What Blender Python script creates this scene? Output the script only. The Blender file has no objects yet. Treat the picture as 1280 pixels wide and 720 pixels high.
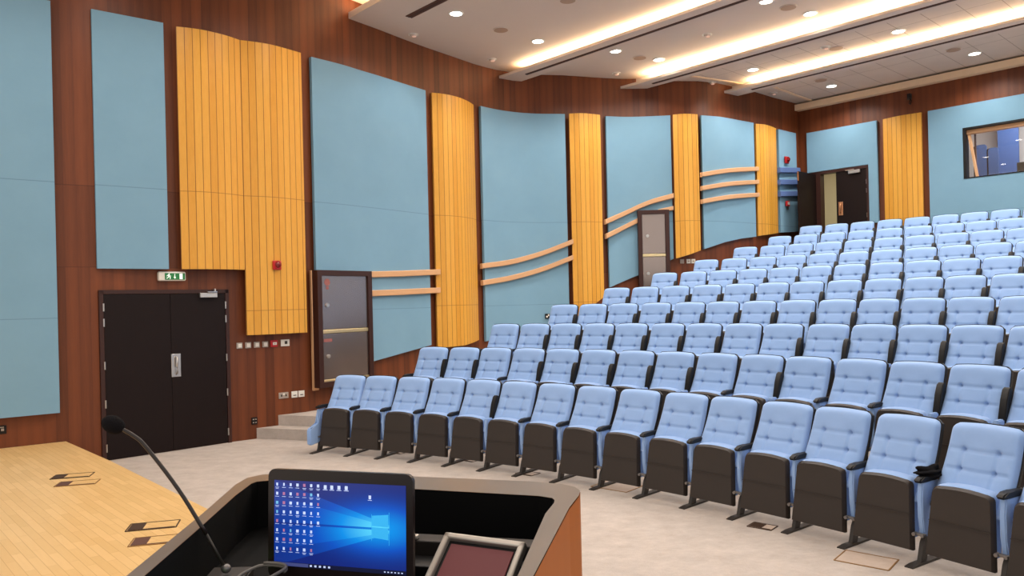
import bpy, bmesh, math, random
from mathutils import Vector, Matrix
random.seed(7)
SC = bpy.context.scene
COL = SC.collection
PI = math.pi

# ------------------------------------------------------------------ materials
def lin(c):
    return tuple((x/12.92 if x <= .04045 else ((x+.055)/1.055)**2.4) for x in (v/255 for v in c)) + (1,)

class NT:
    def __init__(s, name):
        s.m = bpy.data.materials.new(name); s.m.use_nodes = True
        s.t = s.m.node_tree; s.b = s.t.nodes['Principled BSDF']
    def n(s, typ, **kw):
        o = s.t.nodes.new(typ)
        for k, v in kw.items():
            if k in o.bl_rna.properties: setattr(o, k, v)
            else: o.inputs[k].default_value = v
        return o
    def l(s, a, b): s.t.links.new(a, b)
    def math(s, op, a, b=None, c=None):
        o = s.t.nodes.new('ShaderNodeMath'); o.operation = op
        for i, v in enumerate((a, b, c)):
            if v is None: continue
            if isinstance(v, (int, float)): o.inputs[i].default_value = v
            else: s.l(v, o.inputs[i])
        return o.outputs[0]
    def mix(s, f, a, b, blend='MIX'):
        o = s.t.nodes.new('ShaderNodeMix'); o.data_type = 'RGBA'; o.blend_type = blend
        for sock, v in ((o.inputs[0], f), (o.inputs[6], a), (o.inputs[7], b)):
            if isinstance(v, (int, float, tuple)): sock.default_value = v
            else: s.l(v, sock)
        return o.outputs[2]
    def bump(s, h, strength=.2, dist=.01):
        o = s.n('ShaderNodeBump', Strength=strength, Distance=dist)
        s.l(h, o.inputs['Height']); s.l(o.outputs[0], s.b.inputs['Normal'])
    def coord(s, kind='Object', scale=(1, 1, 1)):
        tc = s.n('ShaderNodeTexCoord'); mp = s.n('ShaderNodeMapping'); mp.inputs['Scale'].default_value = scale
        s.l(tc.outputs[kind], mp.inputs[0]); return mp.outputs[0]
    def noise(s, vec, scale, detail=4, rough=.6):
        o = s.n('ShaderNodeTexNoise', Scale=scale, Detail=detail, Roughness=rough); s.l(vec, o.inputs['Vector']); return o.outputs[0]

def setp(b, rough, metal=0, spec=.5):
    b.inputs['Roughness'].default_value = rough; b.inputs['Metallic'].default_value = metal
    b.inputs['Specular IOR Level'].default_value = spec

def simple(name, c, rough=.6, metal=0, spec=.5, var=.0, nscale=20, bump=0, sc=(1, 1, 1)):
    k = NT(name); setp(k.b, rough, metal, spec)
    v = k.coord('Object', sc); nz = k.noise(v, nscale)
    a = lin(c); lo = tuple(x*(1-var) for x in a[:3])+(1,); hi = tuple(min(1, x*(1+var)) for x in a[:3])+(1,)
    k.l(k.mix(nz, lo, hi), k.b.inputs['Base Color'])
    if bump: k.bump(nz, bump)
    return k.m

def emit(name, c, strength):
    k = NT(name); k.b.inputs['Base Color'].default_value = lin(c)
    k.b.inputs['Emission Color'].default_value = lin(c); k.b.inputs['Emission Strength'].default_value = strength
    return k.m

def line(k, val, at, w):      # 1 near val==at
    return k.math('LESS_THAN', k.math('ABSOLUTE', k.math('SUBTRACT', val, at)), w)

def mat_wall_wood():
    k = NT('reddish veneer'); setp(k.b, .45, 0, .35)
    uv = k.n('ShaderNodeUVMap'); sp = k.n('ShaderNodeSeparateXYZ'); k.l(uv.outputs[0], sp.inputs[0])
    u, v = sp.outputs[0], sp.outputs[1]
    cell = k.math('FLOOR', k.math('DIVIDE', u, .135))
    row = k.math('ADD', k.math('GREATER_THAN', v, 3.49), k.math('GREATER_THAN', v, 2.46))
    wn = k.n('ShaderNodeTexWhiteNoise', noise_dimensions='2D')
    cb = k.n('ShaderNodeCombineXYZ'); k.l(cell, cb.inputs[0]); k.l(row, cb.inputs[1]); k.l(cb.outputs[0], wn.inputs['Vector'])
    fr = k.math('FRACT', k.math('DIVIDE', u, .135))
    grad = k.math('SMOOTH_MIN', fr, k.math('SUBTRACT', 1.0, fr), .2)
    mp = k.n('ShaderNodeMapping'); mp.inputs['Scale'].default_value = (9, .5, 1); k.l(uv.outputs[0], mp.inputs[0])
    nz = k.noise(mp.outputs[0], 5, 6)
    f = k.math('ADD', k.math('MULTIPLY', wn.outputs[0], .45), k.math('ADD', k.math('MULTIPLY', nz, .4), k.math('MULTIPLY', grad, .35)))
    c = k.mix(f, lin((70, 33, 16)), lin((130, 69, 36)))
    seam = k.math('MAXIMUM', line(k, v, 3.49, .006), line(k, v, 2.463, .004))
    c = k.mix(k.math('MULTIPLY', seam, .45), c, lin((50, 22, 10)))
    k.l(c, k.b.inputs['Base Color'])
    return k.m

def mat_yellow():
    k = NT('honey birch slats'); setp(k.b, .4, 0, .4)
    uv = k.n('ShaderNodeUVMap'); sp = k.n('ShaderNodeSeparateXYZ'); k.l(uv.outputs[0], sp.inputs[0])
    u, v = sp.outputs[0], sp.outputs[1]
    fr = k.math('FRACT', k.math('DIVIDE', u, .1))
    cell = k.math('FLOOR', k.math('DIVIDE', u, .1))
    wn = k.n('ShaderNodeTexWhiteNoise', noise_dimensions='1D'); k.l(cell, wn.inputs['W'])
    mp = k.n('ShaderNodeMapping'); mp.inputs['Scale'].default_value = (8, 1.2, 1); k.l(uv.outputs[0], mp.inputs[0])
    nz = k.noise(mp.outputs[0], 4, 7, .7)
    f = k.math('ADD', k.math('MULTIPLY', wn.outputs[0], .35), k.math('MULTIPLY', nz, .65))
    c = k.mix(f, lin((198, 134, 36)), lin((228, 172, 74)))
    groove = k.math('LESS_THAN', fr, .085)
    c = k.mix(k.math('MULTIPLY', groove, .85), c, lin((104, 56, 12)))
    seam = k.math('MAXIMUM', line(k, v, 3.5, .005), line(k, v, 1.86, .005))
    c = k.mix(k.math('MULTIPLY', seam, .55), c, lin((120, 66, 14)))
    k.l(c, k.b.inputs['Base Color'])
    k.bump(k.math('SUBTRACT', 1.0, groove), .3, .01)
    return k.m

def mat_blue():
    k = NT('blue acoustic fabric'); setp(k.b, .9, 0, .15)
    uv = k.n('ShaderNodeUVMap'); sp = k.n('ShaderNodeSeparateXYZ'); k.l(uv.outputs[0], sp.inputs[0])
    nz = k.noise(uv.outputs[0], 1.3, 5)
    c = k.mix(nz, lin((115, 153, 176)), lin((127, 165, 188)))
    v = sp.outputs[1]
    seam = k.math('MAXIMUM', line(k, v, 3.5, .005), line(k, v, 1.83, .004))
    c = k.mix(k.math('MULTIPLY', seam, .35), c, lin((60, 84, 100)))
    k.l(c, k.b.inputs['Base Color'])
    n2 = k.noise(uv.outputs[0], 160, 2); k.bump(n2, .08, .004)
    return k.m

def mat_carpet():
    k = NT('beige carpet'); setp(k.b, .97, 0, .1)
    v = k.coord('Object', (1, 1.3, 1)); n1 = k.noise(v, 4.2, 7, .75); n2 = k.noise(k.coord(), 90, 2)
    c = k.mix(n1, lin((150, 138, 130)), lin((216, 206, 197)))
    c = k.mix(k.math('MULTIPLY', n2, .35), c, lin((146, 134, 126)))
    k.l(c, k.b.inputs['Base Color']); k.bump(n2, .35, .006)
    return k.m

def mat_stage():
    k = NT('maple strip floor'); setp(k.b, .38, 0, .4)
    tc = k.n('ShaderNodeTexCoord'); mp = k.n('ShaderNodeMapping'); mp.inputs['Rotation'].default_value = (0, 0, math.radians(47.5))
    k.l(tc.outputs['Object'], mp.inputs[0])
    br = k.n('ShaderNodeTexBrick', Scale=1.0); br.offset = .37
    br.inputs['Brick Width'].default_value = .45; br.inputs['Row Height'].default_value = .06; br.inputs['Mortar Size'].default_value = .0012
    br.inputs['Color1'].default_value = lin((216, 178, 118)); br.inputs['Color2'].default_value = lin((228, 192, 134)); br.inputs['Mortar'].default_value = lin((176, 130, 70))
    k.l(mp.outputs[0], br.inputs['Vector'])
    m2 = k.n('ShaderNodeMapping'); m2.inputs['Scale'].default_value = (1.5, 14, 1); k.l(mp.outputs[0], m2.inputs[0])
    nz = k.noise(m2.outputs[0], 3, 6)
    c = k.mix(k.math('MULTIPLY', nz, .3), br.outputs[0], lin((190, 140, 76)))
    k.l(c, k.b.inputs['Base Color'])
    return k.m

def mat_tiles():
    k = NT('ceiling tiles'); setp(k.b, .9, 0, .1)
    uv = k.n('ShaderNodeUVMap'); sp = k.n('ShaderNodeSeparateXYZ'); k.l(uv.outputs[0], sp.inputs[0])
    fr = k.math('FRACT', k.math('DIVIDE', k.math('ADD', sp.outputs[0], 4.16), .53))
    g = k.math('MAXIMUM', k.math('LESS_THAN', fr, .022), k.math('MAXIMUM', line(k, sp.outputs[1], 16.1, .006), line(k, sp.outputs[1], 13.9, .006)))
    nz = k.noise(uv.outputs[0], 2, 3)
    c = k.mix(nz, lin((206, 190, 178)), lin((218, 203, 190)))
    k.l(k.mix(k.math('MULTIPLY', g, .6), c, lin((120, 96, 80))), k.b.inputs['Base Color'])
    return k.m

def mat_seat():
    k = NT('light blue seat fabric'); setp(k.b, .85, 0, .2)
    n1 = k.noise(k.coord(), 9, 4); n2 = k.noise(k.coord(), 260, 2)
    k.l(k.mix(n1, lin((135, 166, 213)), lin((149, 180, 225))), k.b.inputs['Base Color'])
    k.b.inputs['Sheen Weight'].default_value = .25
    k.bump(n2, .12, .003)
    return k.m

def mat_steel():
    k = NT('brushed steel door'); setp(k.b, .27, .9, .5)
    v = k.coord('Object', (1, 1, 40)); nz = k.noise(v, 4, 3)
    k.l(k.mix(nz, lin((152, 138, 132)), lin((170, 156, 149))), k.b.inputs['Base Color'])
    return k.m

def mat_screen():
    # the laptop's desktop picture: the screen gives off this light itself
    k = NT('lit desktop picture'); setp(k.b, .25)
    uv = k.n('ShaderNodeUVMap'); sp = k.n('ShaderNodeSeparateXYZ'); k.l(uv.outputs[0], sp.inputs[0])
    x, y = sp.outputs[0], sp.outputs[1]
    dx = k.math('SUBTRACT', x, .80); dy = k.math('SUBTRACT', y, .50)
    r2 = k.math('ADD', k.math('MULTIPLY', k.math('MULTIPLY', dx, dx), 5.0), k.math('MULTIPLY', k.math('MULTIPLY', dy, dy), 9.0))
    glow = k.math('POWER', 2.718, k.math('MULTIPLY', r2, -1.9))
    # beams streaming left out of the window
    ang = k.math('DIVIDE', dy, k.math('MAXIMUM', k.math('SUBTRACT', .97, x), .05))
    beam = k.math('MULTIPLY', k.math('LESS_THAN', k.math('ABSOLUTE', ang), .52), k.math('LESS_THAN', x, .88))
    beam2 = k.math('MULTIPLY', k.math('LESS_THAN', k.math('ABSOLUTE', ang), .33), k.math('LESS_THAN', x, .88))
    fade = k.math('POWER', 2.718, k.math('MULTIPLY', k.math('ABSOLUTE', dx), -2.6))
    f = k.math('ADD', k.math('MULTIPLY', glow, .55), k.math('MULTIPLY', fade, k.math('ADD', k.math('MULTIPLY', beam, .28), k.math('MULTIPLY', beam2, .22))))
    cut = k.math('MULTIPLY', k.math('LESS_THAN', k.math('ABSOLUTE', dy), .012), k.math('LESS_THAN', x, .88))
    f = k.math('MULTIPLY', f, k.math('SUBTRACT', 1.0, k.math('MULTIPLY', cut, .6)))
    f = k.math('MINIMUM', f, 1.0)
    rp = k.n('ShaderNodeValToRGB'); e = rp.color_ramp.elements
    e[0].position = 0; e[0].color = lin((14, 34, 118)); e[1].position = 1; e[1].color = lin((90, 216, 255))
    m = e.new(.2); m.color = lin((8, 84, 196)); m = e.new(.5); m.color = lin((6, 146, 236))
    k.l(f, rp.inputs[0])
    k.b.inputs['Base Color'].default_value = (.01, .01, .02, 1)
    k.l(rp.outputs[0], k.b.inputs['Emission Color']); k.b.inputs['Emission Strength'].default_value = 1.05
    return k.m

def mat_glass():
    k = NT('clear pane'); t = k.t
    tr = k.n('ShaderNodeBsdfTransparent'); gl = k.n('ShaderNodeBsdfGlossy'); gl.inputs['Roughness'].default_value = .02
    mx = k.n('ShaderNodeMixShader'); mx.inputs[0].default_value = .07
    k.l(tr.outputs[0], mx.inputs[1]); k.l(gl.outputs[0], mx.inputs[2])
    k.l(mx.outputs[0], t.nodes['Material Output'].inputs[0])
    return k.m

M = dict(
    wood=mat_wall_wood(), yellow=mat_yellow(), blue=mat_blue(), carpet=mat_carpet(), stage=mat_stage(), tiles=mat_tiles(),
    seat=mat_seat(), steel=mat_steel(), screen=mat_screen(), glass=mat_glass(),
    plaster=simple('painted plaster', (214, 198, 186), .9, 0, .1, .02, 3),
    cream=simple('cream trim', (236, 208, 176), .7, 0, .2, .02),
    dark=simple('dark brown moulded plastic', (50, 42, 37), .5, 0, .4, .08, 60, .04),
    black=simple('black plastic', (18, 16, 16), .5, 0, .3, .1, 40),
    blackwell=simple('black laminate', (9, 8, 8), .75, 0, .12, .1, 30),
    iron=simple('dark painted steel', (60, 54, 50), .45, .4, .5, .06, 30),
    greybolt=simple('grey bracket steel', (120, 116, 114), .4, .6, .5, .06, 30),
    wenge=simple('wenge veneer door', (22, 10, 9), .5, 0, .2, .25, 6, 0, (6, 6, .5)),
    frame=simple('dark stained frame', (52, 24, 18), .45, 0, .4, .12, 8, 0, (6, 6, .6)),
    rail=simple('oak handrail', (206, 160, 118), .5, 0, .4, .06, 9, 0, (1, 1, 8)),
    bluerail=simple('blue painted rail', (92, 116, 168), .55, 0, .3, .04),
    chrome=simple('satin chrome', (200, 196, 192), .3, .9, .5, .04),
    copper=simple('coppery plate', (206, 150, 110), .35, .7, .5, .05),
    gold=simple('polished brass strip', (226, 206, 160), .3, .8, .5, .05),
    white=simple('white plastic', (226, 222, 214), .45, 0, .4, .02),
    greyplate=simple('grey switch plate', (168, 156, 146), .5, .2, .4, .04),
    red=simple('red plastic', (186, 26, 30), .35, 0, .5, .05),
    redlens=simple('dark red lens', (120, 8, 14), .15, 0, .6, .05),
    faded=simple('faded red sticker', (150, 92, 88), .6, 0, .3, .05),
    green=emit('green lit sign face', (22, 104, 52), .35),
    signwhite=emit('white lit pictogram', (240, 250, 240), .55),
    lectern=simple('caramel veneer', (164, 94, 36), .55, 0, .15, .08, 5, 0, (5, 5, .6)),
    rim=simple('taupe laminate edge', (106, 91, 79), .35, 0, .5, .05, 6),
    bezel=simple('dark laptop bezel', (30, 18, 16), .35, 0, .5, .05),
    keys=simple('laptop keys', (22, 22, 24), .5, 0, .4, .05),
    foam=simple('black foam windscreen', (24, 22, 24), .98, 0, .1, .3, 300, .5),
    silver=simple('silver bezel', (176, 168, 158), .35, .5, .5, .03),
    panelred=emit('dim red touch screen', (92, 26, 30), .3),
    equip=simple('grey equipment front', (44, 38, 35), .5, .2, .4, .06),
    cable=simple('grey cable', (112, 106, 98), .5, 0, .4, .05),
    led=emit('green indicator', (90, 255, 60), 4),
    cove=emit('warm cove strip', (255, 232, 190), 42),
    lamp=emit('downlight lens', (255, 248, 240), 14),
    spotglow=emit('small spot lens', (235, 190, 170), .5),
    speaker=simple('beige speaker grille', (178, 150, 130), .8, 0, .2, .06, 200),
    slot=simple('dark slot diffuser', (92, 64, 56), .7, 0, .2, .05),
    olive=simple('pale olive corridor wall', (214, 204, 164), .8, 0, .2, .03, 2),
    board=simple('grey notice board', (150, 142, 116), .8, 0, .2, .04),
    ctrlwhite=simple('white control room wall', (226, 222, 216), .8, 0, .2, .02),
    ctrlblue=simple('blue control room panel', (84, 116, 178), .7, 0, .3, .05),
    ctrlblue2=simple('slate blue rounded panel', (84, 112, 164), .6, 0, .3, .05),
    darkolive=simple('dark monitor casing', (62, 56, 42), .5, 0, .4, .1),
    cloth=simple('black cloth', (16, 15, 17), .95, 0, .1, .2, 50, .3),
    mark=simple('dark floor outlet', (72, 52, 38), .6, .2, .3, .15, 20),
    brassline=simple('worn brass edging', (150, 112, 66), .5, .4, .4, .1, 20),
    hatch=simple('carpet hatch lid', (190, 172, 158), .97, 0, .1, .12, 14, .2),
    iconw=emit('white icon light', (190, 205, 245), .8), iconr=emit('red icon light', (170, 110, 150), .7),
    iconc=emit('cyan icon light', (110, 180, 220), .7), taskbar=emit('taskbar light', (12, 18, 52), .7),
    search=emit('search field light', (66, 74, 128), .7), winpane=emit('bright window pane light', (50, 170, 230), .75),
)

# ------------------------------------------------------------------ helpers
def link(name, me, parent=None):
    o = bpy.data.objects.new(name, me); COL.objects.link(o)
    if parent is not None: o.parent = parent
    return o

def tag(o, label=None, cat=None, group=None, kind=None):
    if label: o['label'] = label
    if cat: o['category'] = cat
    if group: o['group'] = group
    if kind: o['kind'] = kind
    return o

def thing(name, label, cat, loc=(0, 0, 0), rz=0, group=None, kind=None):
    o = link(name, None); o.location = loc; o.rotation_euler = (0, 0, rz); o.empty_display_size = .1
    return tag(o, label, cat, group, kind)

def obj(name, bm, mats, parent=None, smooth=False, label=None, auto=None):
    bmesh.ops.recalc_face_normals(bm, faces=bm.faces)
    me = bpy.data.meshes.new(name); bm.to_mesh(me); bm.free()
    for m in (mats if isinstance(mats, (list, tuple)) else [mats]): me.materials.append(m)
    if smooth:
        me.polygons.foreach_set('use_smooth', [True]*len(me.polygons))
        if auto: me.set_sharp_from_angle(angle=auto)
    o = link(name, me, parent)
    if label: o['label'] = label
    return o

def BM(): return bmesh.new()

def box(bm, c, s, bev=0, rot=None, seg=2, mi=0):
    r = bmesh.ops.create_cube(bm, size=1.0)
    vs = r['verts']; bmesh.ops.scale(bm, vec=s, verts=vs)
    fs = list({f for v in vs for f in v.link_faces})
    if bev:
        es = list({e for v in vs for e in v.link_edges})
        q = bmesh.ops.bevel(bm, geom=es, offset=bev, segments=seg, affect='EDGES', profile=.5)
        vs = list({v for f in q['faces'] for v in f.verts} | {v for v in vs if v.is_valid})
        fs = list({f for v in vs for f in v.link_faces})
    for f in fs: f.material_index = mi
    if rot is not None: bmesh.ops.rotate(bm, cent=(0, 0, 0), matrix=rot, verts=vs)
    bmesh.ops.translate(bm, vec=c, verts=vs)
    return vs

def cyl(bm, c, r, h, axis='Z', seg=24, r2=None, mi=0):
    q = bmesh.ops.create_cone(bm, cap_ends=True, segments=seg, radius1=r, radius2=r if r2 is None else r2, depth=h)
    vs = q['verts']
    if axis == 'Y': bmesh.ops.rotate(bm, cent=(0, 0, 0), matrix=Matrix.Rotation(PI/2, 3, 'X'), verts=vs)
    if axis == 'X': bmesh.ops.rotate(bm, cent=(0, 0, 0), matrix=Matrix.Rotation(PI/2, 3, 'Y'), verts=vs)
    for f in {f for v in vs for f in v.link_faces}: f.material_index = mi
    bmesh.ops.translate(bm, vec=c, verts=vs); return vs

def sphere(bm, c, r, sc=(1, 1, 1), u=20, v=14):
    vs = bmesh.ops.create_uvsphere(bm, u_segments=u, v_segments=v, radius=r)['verts']
    bmesh.ops.scale(bm, vec=sc, verts=vs); bmesh.ops.translate(bm, vec=c, verts=vs); return vs

def prism(bm, poly, f0, f1, mi=0):
    """poly: 2D points; f0/f1 map a 2D point to the two 3D end caps"""
    a = [bm.verts.new(f0(p)) for p in poly]; b = [bm.verts.new(f1(p)) for p in poly]
    n = len(poly); fs = []
    fs.append(bm.faces.new(a)); fs.append(bm.faces.new(b[::-1]))
    for i in range(n): fs.append(bm.faces.new((a[i], a[(i+1) % n], b[(i+1) % n], b[i])))
    for f in fs: f.material_index = mi
    return a+b

def flat(bm, poly, z0, z1): return prism(bm, poly, lambda p: (p[0], p[1], z0), lambda p: (p[0], p[1], z1))

def side(bm, poly, x0, x1): return prism(bm, poly, lambda p: (x0, p[0], p[1]), lambda p: (x1, p[0], p[1]))

def tube(bm, pts, r, seg=10, taper=None):
    pts = [Vector(p) for p in pts]; rings = []
    up = Vector((0, 0, 1))
    for i, p in enumerate(pts):
        t = (pts[min(i+1, len(pts)-1)]-pts[max(i-1, 0)]).normalized()
        a = t.cross(up); a = a.normalized() if a.length > .01 else Vector((1, 0, 0)); b = t.cross(a)
        rr = r if taper is None else r*(1+(taper-1)*i/(len(pts)-1))
        rings.append([bm.verts.new(p+(a*math.cos(k*2*PI/seg)+b*math.sin(k*2*PI/seg))*rr) for k in range(seg)])
    for A, B in zip(rings[:-1], rings[1:]):
        for k in range(seg): bm.faces.new((A[k], A[(k+1) % seg], B[(k+1) % seg], B[k]))
    bm.faces.new(rings[0][::-1]); bm.faces.new(rings[-1])

def catmull(P, n=6):
    P = [Vector(p) for p in P]
    if len(P) == 2: return [P[0].lerp(P[1], i/n) for i in range(n+1)]
    Q = [P[0]*2-P[1]]+P+[P[-1]*2-P[-2]]; out = []
    for i in range(1, len(Q)-2):
        a, b, c, d = Q[i-1:i+3]
        for k in range(n):
            t = k/n
            out.append(.5*((2*b)+(c-a)*t+(2*a-5*b+4*c-d)*t*t+(3*b-a-3*c+d)*t**3))
    return out+[P[-1]]

def arcs(P):
    s = [0]
    for a, b in zip(P[:-1], P[1:]): s.append(s[-1]+(b-a).length)
    return s

def normals(P):              # into the wall, away from the hall
    out = []
    for i in range(len(P)):
        t = (P[min(i+1, len(P)-1)]-P[max(i-1, 0)]).normalized(); out.append(Vector((-t.y, t.x)))
    return out

def interp(xs, ys, x):
    if x <= xs[0]: return ys[0]
    for i in range(len(xs)-1):
        if x <= xs[i+1]: return ys[i]+(ys[i+1]-ys[i])*(x-xs[i])/(xs[i+1]-xs[i])
    return ys[-1]

def slab(bm, pts, zb, zt, th, u0=0, dense=6, lo=0.0):
    """upright sheet following plan points pts (front face), thickness th going into the wall"""
    P = catmull(pts, dense) if dense else [Vector(p) for p in pts]
    S = arcs(P); N = normals(P); L = S[-1]
    uvl = bm.loops.layers.uv.verify()
    zbf = (lambda s: interp([i/(len(zb)-1)*L for i in range(len(zb))], zb, s)) if isinstance(zb, (list, tuple)) else (lambda s: zb)
    ztf = (lambda s: interp([i/(len(zt)-1)*L for i in range(len(zt))], zt, s)) if isinstance(zt, (list, tuple)) else (lambda s: zt)
    cols = []
    for p, n, s in zip(P, N, S):
        f = p+n*lo; b = p+n*(lo+th)
        cols.append([bm.verts.new((f.x, f.y, zbf(s))), bm.verts.new((f.x, f.y, ztf(s))), bm.verts.new((b.x, b.y, ztf(s))), bm.verts.new((b.x, b.y, zbf(s)))])
    def face(vs, uvs):
        f = bm.faces.new(vs)
        for l, q in zip(f.loops, uvs): l[uvl].uv = q
        return f
    for i in range(len(P)-1):
        A, B = cols[i], cols[i+1]; a, b = S[i]+u0, S[i+1]+u0
        face((A[0], B[0], B[1], A[1]), ((a, A[0].co.z), (b, B[0].co.z), (b, B[1].co.z), (a, A[1].co.z))).smooth = True
        face((A[1], B[1], B[2], A[2]), ((a, A[1].co.z),)*4)
        face((A[2], B[2], B[3], A[3]), ((a, A[1].co.z), (b, B[1].co.z), (b, B[0].co.z), (a, A[0].co.z)))
        face((A[3], B[3], B[0], A[0]), ((a, A[0].co.z),)*4)
    for c, s in ((cols[0], S[0]+u0), (cols[-1], S[-1]+u0)):
        face(tuple(c), tuple((s+.03, v.co.z) for v in c))
    return P

def keep_uv_obj(name, bm, mats, parent=None, label=None):
    return obj(name, bm, mats, parent, True, label, .5)

# ------------------------------------------------------------------ measured plan of the place
CX, CY = -7.333, -.944                       # centre of the seating arcs
RR = [12.353, 13.515, 14.678, 15.841, 17.004, 18.166, 19.329, 20.492, 21.655, 22.817]
CHAIR_H = .974
ZF = [0, .304, .591, .862, 1.129, 1.395, 1.652, 1.927, 2.186, 2.458]   # tier floor heights
ZR = ZF[-1]
TOP = 5.72
D = Vector((.6756, -.7373)); Nn = Vector((.7373, .6756))       # along the beams / towards the rear wall
def ol(o, l): return Vector((Nn.x*o+D.x*l, Nn.y*o+D.y*l))

PLAN = dict(
 P1=[(-9.3, 6.5), (-6.053, 9.033), (-5.569, 9.41)],
 P2=[(-5.221, 9.69), (-4.553, 10.219)],
 Y1a=[(-4.449, 10.36), (-4.28, 10.431), (-4.114, 10.535), (-3.921, 10.735), (-3.79, 10.944)],
 Y1b=[(-3.79, 10.944), (-3.603, 11.035), (-3.421, 11.156), (-3.255, 11.344), (-3.089, 11.557)],
 B3=[(-2.984, 11.753), (-2.629, 12.136), (-2.383, 12.470), (-2.083, 12.871), (-1.784, 13.300), (-1.458, 13.752)],
 Y2=[(-1.368, 13.90), (-1.123, 14.03), (-.906, 14.258), (-.744, 14.557), (-.652, 14.831)],
 B4=[(-.517, 14.935), (-.196, 15.245), (.171, 15.49), (.579, 15.643), (1.172, 15.733)],
 Y3=[(1.252, 15.70), (1.562, 15.704), (1.909, 15.872)],
 B5=[(2.043, 16.0), (2.438, 16.095), (2.875, 16.11), (3.401, 16.06)],
 Y4=[(3.433, 16.005), (3.68, 15.95), (3.963, 16.022)],
 B6=[(4.061, 16.114), (4.505, 16.297), (4.93, 16.589), (5.419, 16.935)],
 Y5=[(5.493, 17.03), (5.708, 17.117), (5.924, 17.315), (6.126, 17.556)],
 B7=[(6.213, 17.646), (6.795, 18.128)])

# wavy wall behind the panels
def offs(pts, d):
    P = [Vector(p) for p in pts]; return [p+n*d for p, n in zip(P, normals(P))]
WALL = [Vector((-9.42, 6.62))]+[Vector(p) for p in ((-5.64, 9.50), (-5.24, 9.735), (-4.04, 10.92))]
WALL += [Vector((-3.17, 11.64))]
for k in ('B3', 'B4', 'B5', 'B6'): WALL += offs(PLAN[k], .09)
WALL += offs(PLAN['B7'], .09)[:1]
CORNER = Vector((6.955, 18.36))
WALL.append(CORNER)
WS = arcs(WALL)

RD = Vector((.687, -.7267))                  # rear wall, from the corner to the right
RN = Vector((.7267, .687))                   # out of the hall through the rear wall
def rear(s, out=0): return CORNER+RD*s+RN*out
def rear_s(x, y): return (Vector((x, y))-CORNER).dot(RD)

def wall_ang(R):
    c = Vector((CX, CY))
    for a, b in zip(WALL[:-1], WALL[1:]):
        da, db = (a-c).length, (b-c).length
        if (da-R)*(db-R) <= 0 and a.x > -5:
            t = (R-da)/(db-da) if abs(db-da) > 1e-6 else 0; p = a.lerp(b, t)-c
            return math.atan2(p.y, p.x)
    p = CORNER-c; return math.atan2(p.y, p.x)

# ------------------------------------------------------------------ room shell
bm = BM(); flat(bm, [(-10, -3), (15, -3), (15, 22), (-10, 22)], -.12, 0)
tag(obj('floor', bm, M['carpet']), 'mottled beige carpet floor in front of the first seat row', 'floor', kind='structure')

bm = BM()
slab(bm, [tuple(p) for p in WALL], 0.0, 7.4, .22, dense=0)
tag(keep_uv_obj('wall_left', bm, M['wood']), 'wavy reddish wood veneered side wall behind the panels', 'wall', kind='structure')

S_DOOR = (rear_s(7.143, 18.06), rear_s(8.007, 17.163)+.02)
DOOR_TOP = 4.76
S_WIN = (rear_s(9.311, 15.739), rear_s(9.311, 15.739)+2.3)
WZ = (4.2, 5.24)
S_END = 9.2
bm = BM()
def rwall(s0, s1, z0, z1):
    a, b = rear(s0), rear(s1); slab(bm, [tuple(a), tuple(b)], z0, z1, .16, s0, dense=1)
rwall(0, S_DOOR[0], ZR, 7.4); rwall(S_DOOR[0], S_DOOR[1], DOOR_TOP, 7.4); rwall(S_DOOR[1], S_WIN[0], ZR, 7.4)
rwall(S_WIN[0], S_WIN[1], ZR, WZ[0]); rwall(S_WIN[0], S_WIN[1], WZ[1], 7.4); rwall(S_WIN[1], S_END, ZR, 7.4)
tag(keep_uv_obj('wall_rear', bm, M['wood']), 'reddish wood rear wall behind the last seat row', 'wall', kind='structure')

# stage
bm = BM()
flat(bm, [(-5.57, 9.52), (-4.294, 8.17), (-2.502, 6.175), (1.2, 2.0), (3.6, -.8), (3.6, -2.9), (-9.4, -2.9), (-9.4, 6.60), (-5.66, 9.47)], 0, .3)
tag(obj('floor_stage', bm, M['stage']), 'raised pale maple strip stage in front of the lectern', 'stage', kind='structure')

# seating tiers
TH = [[1.1386,1.0982,1.0555,1.0121,.9688,.9264,.8833,.8398,.7952,.7505,.7084,.6643,.6232,.5793,.5334],
 [1.0931,1.0543,1.0159,.9765,.9375,.8977,.8574,.8179,.778,.7383,.7001,.6598,.6212,.5821,.5427],
 [1.0549,1.0192,.9829,.9461,.9103,.8728,.8365,.7995,.7638,.7262,.6913,.6563,.6207,.5844],
 [1.0263,.993,.9592,.9242,.8895,.8566,.8223,.7879,.7542,.7212,.6882,.6557,.622],
 [1.0007,.9692,.937,.9046,.8723,.8405,.8098,.7779,.7468,.7156,.6861,.6544],
 [.977,.9464,.9164,.8867,.8571,.8276,.7988,.7689,.7404,.712,.6836,.6543],
 [.9575,.9291,.9006,.8724,.8447,.8175,.7901,.763,.7362,.7093,.6818],
 [.9387,.912,.8854,.8592,.8333,.8075,.7824,.7564,.7314,.7055],
 [.923,.898,.8729,.848,.8236,.7998,.775,.7513,.7276,.7031],
 [.9091,.8852,.8619,.8382,.8153,.7925,.7702,.7474,.7242]]
TH[0].append(.489)
AEND = .36
def pol(R, a): return (CX+R*math.cos(a), CY+R*math.sin(a))
def arc_pts(R, a0, a1, n): return [pol(R, a0+(a1-a0)*i/n) for i in range(n+1)]
ROWN = ['front', 'second', 'third', 'fourth', 'fifth', 'sixth', 'seventh', 'eighth', 'ninth', 'rearmost']
def wall_between(R0, R1):
    c = Vector((CX, CY)); return [tuple(p) for p in WALL if R0 < (p-c).length < R1 and p.x > -5]
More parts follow.
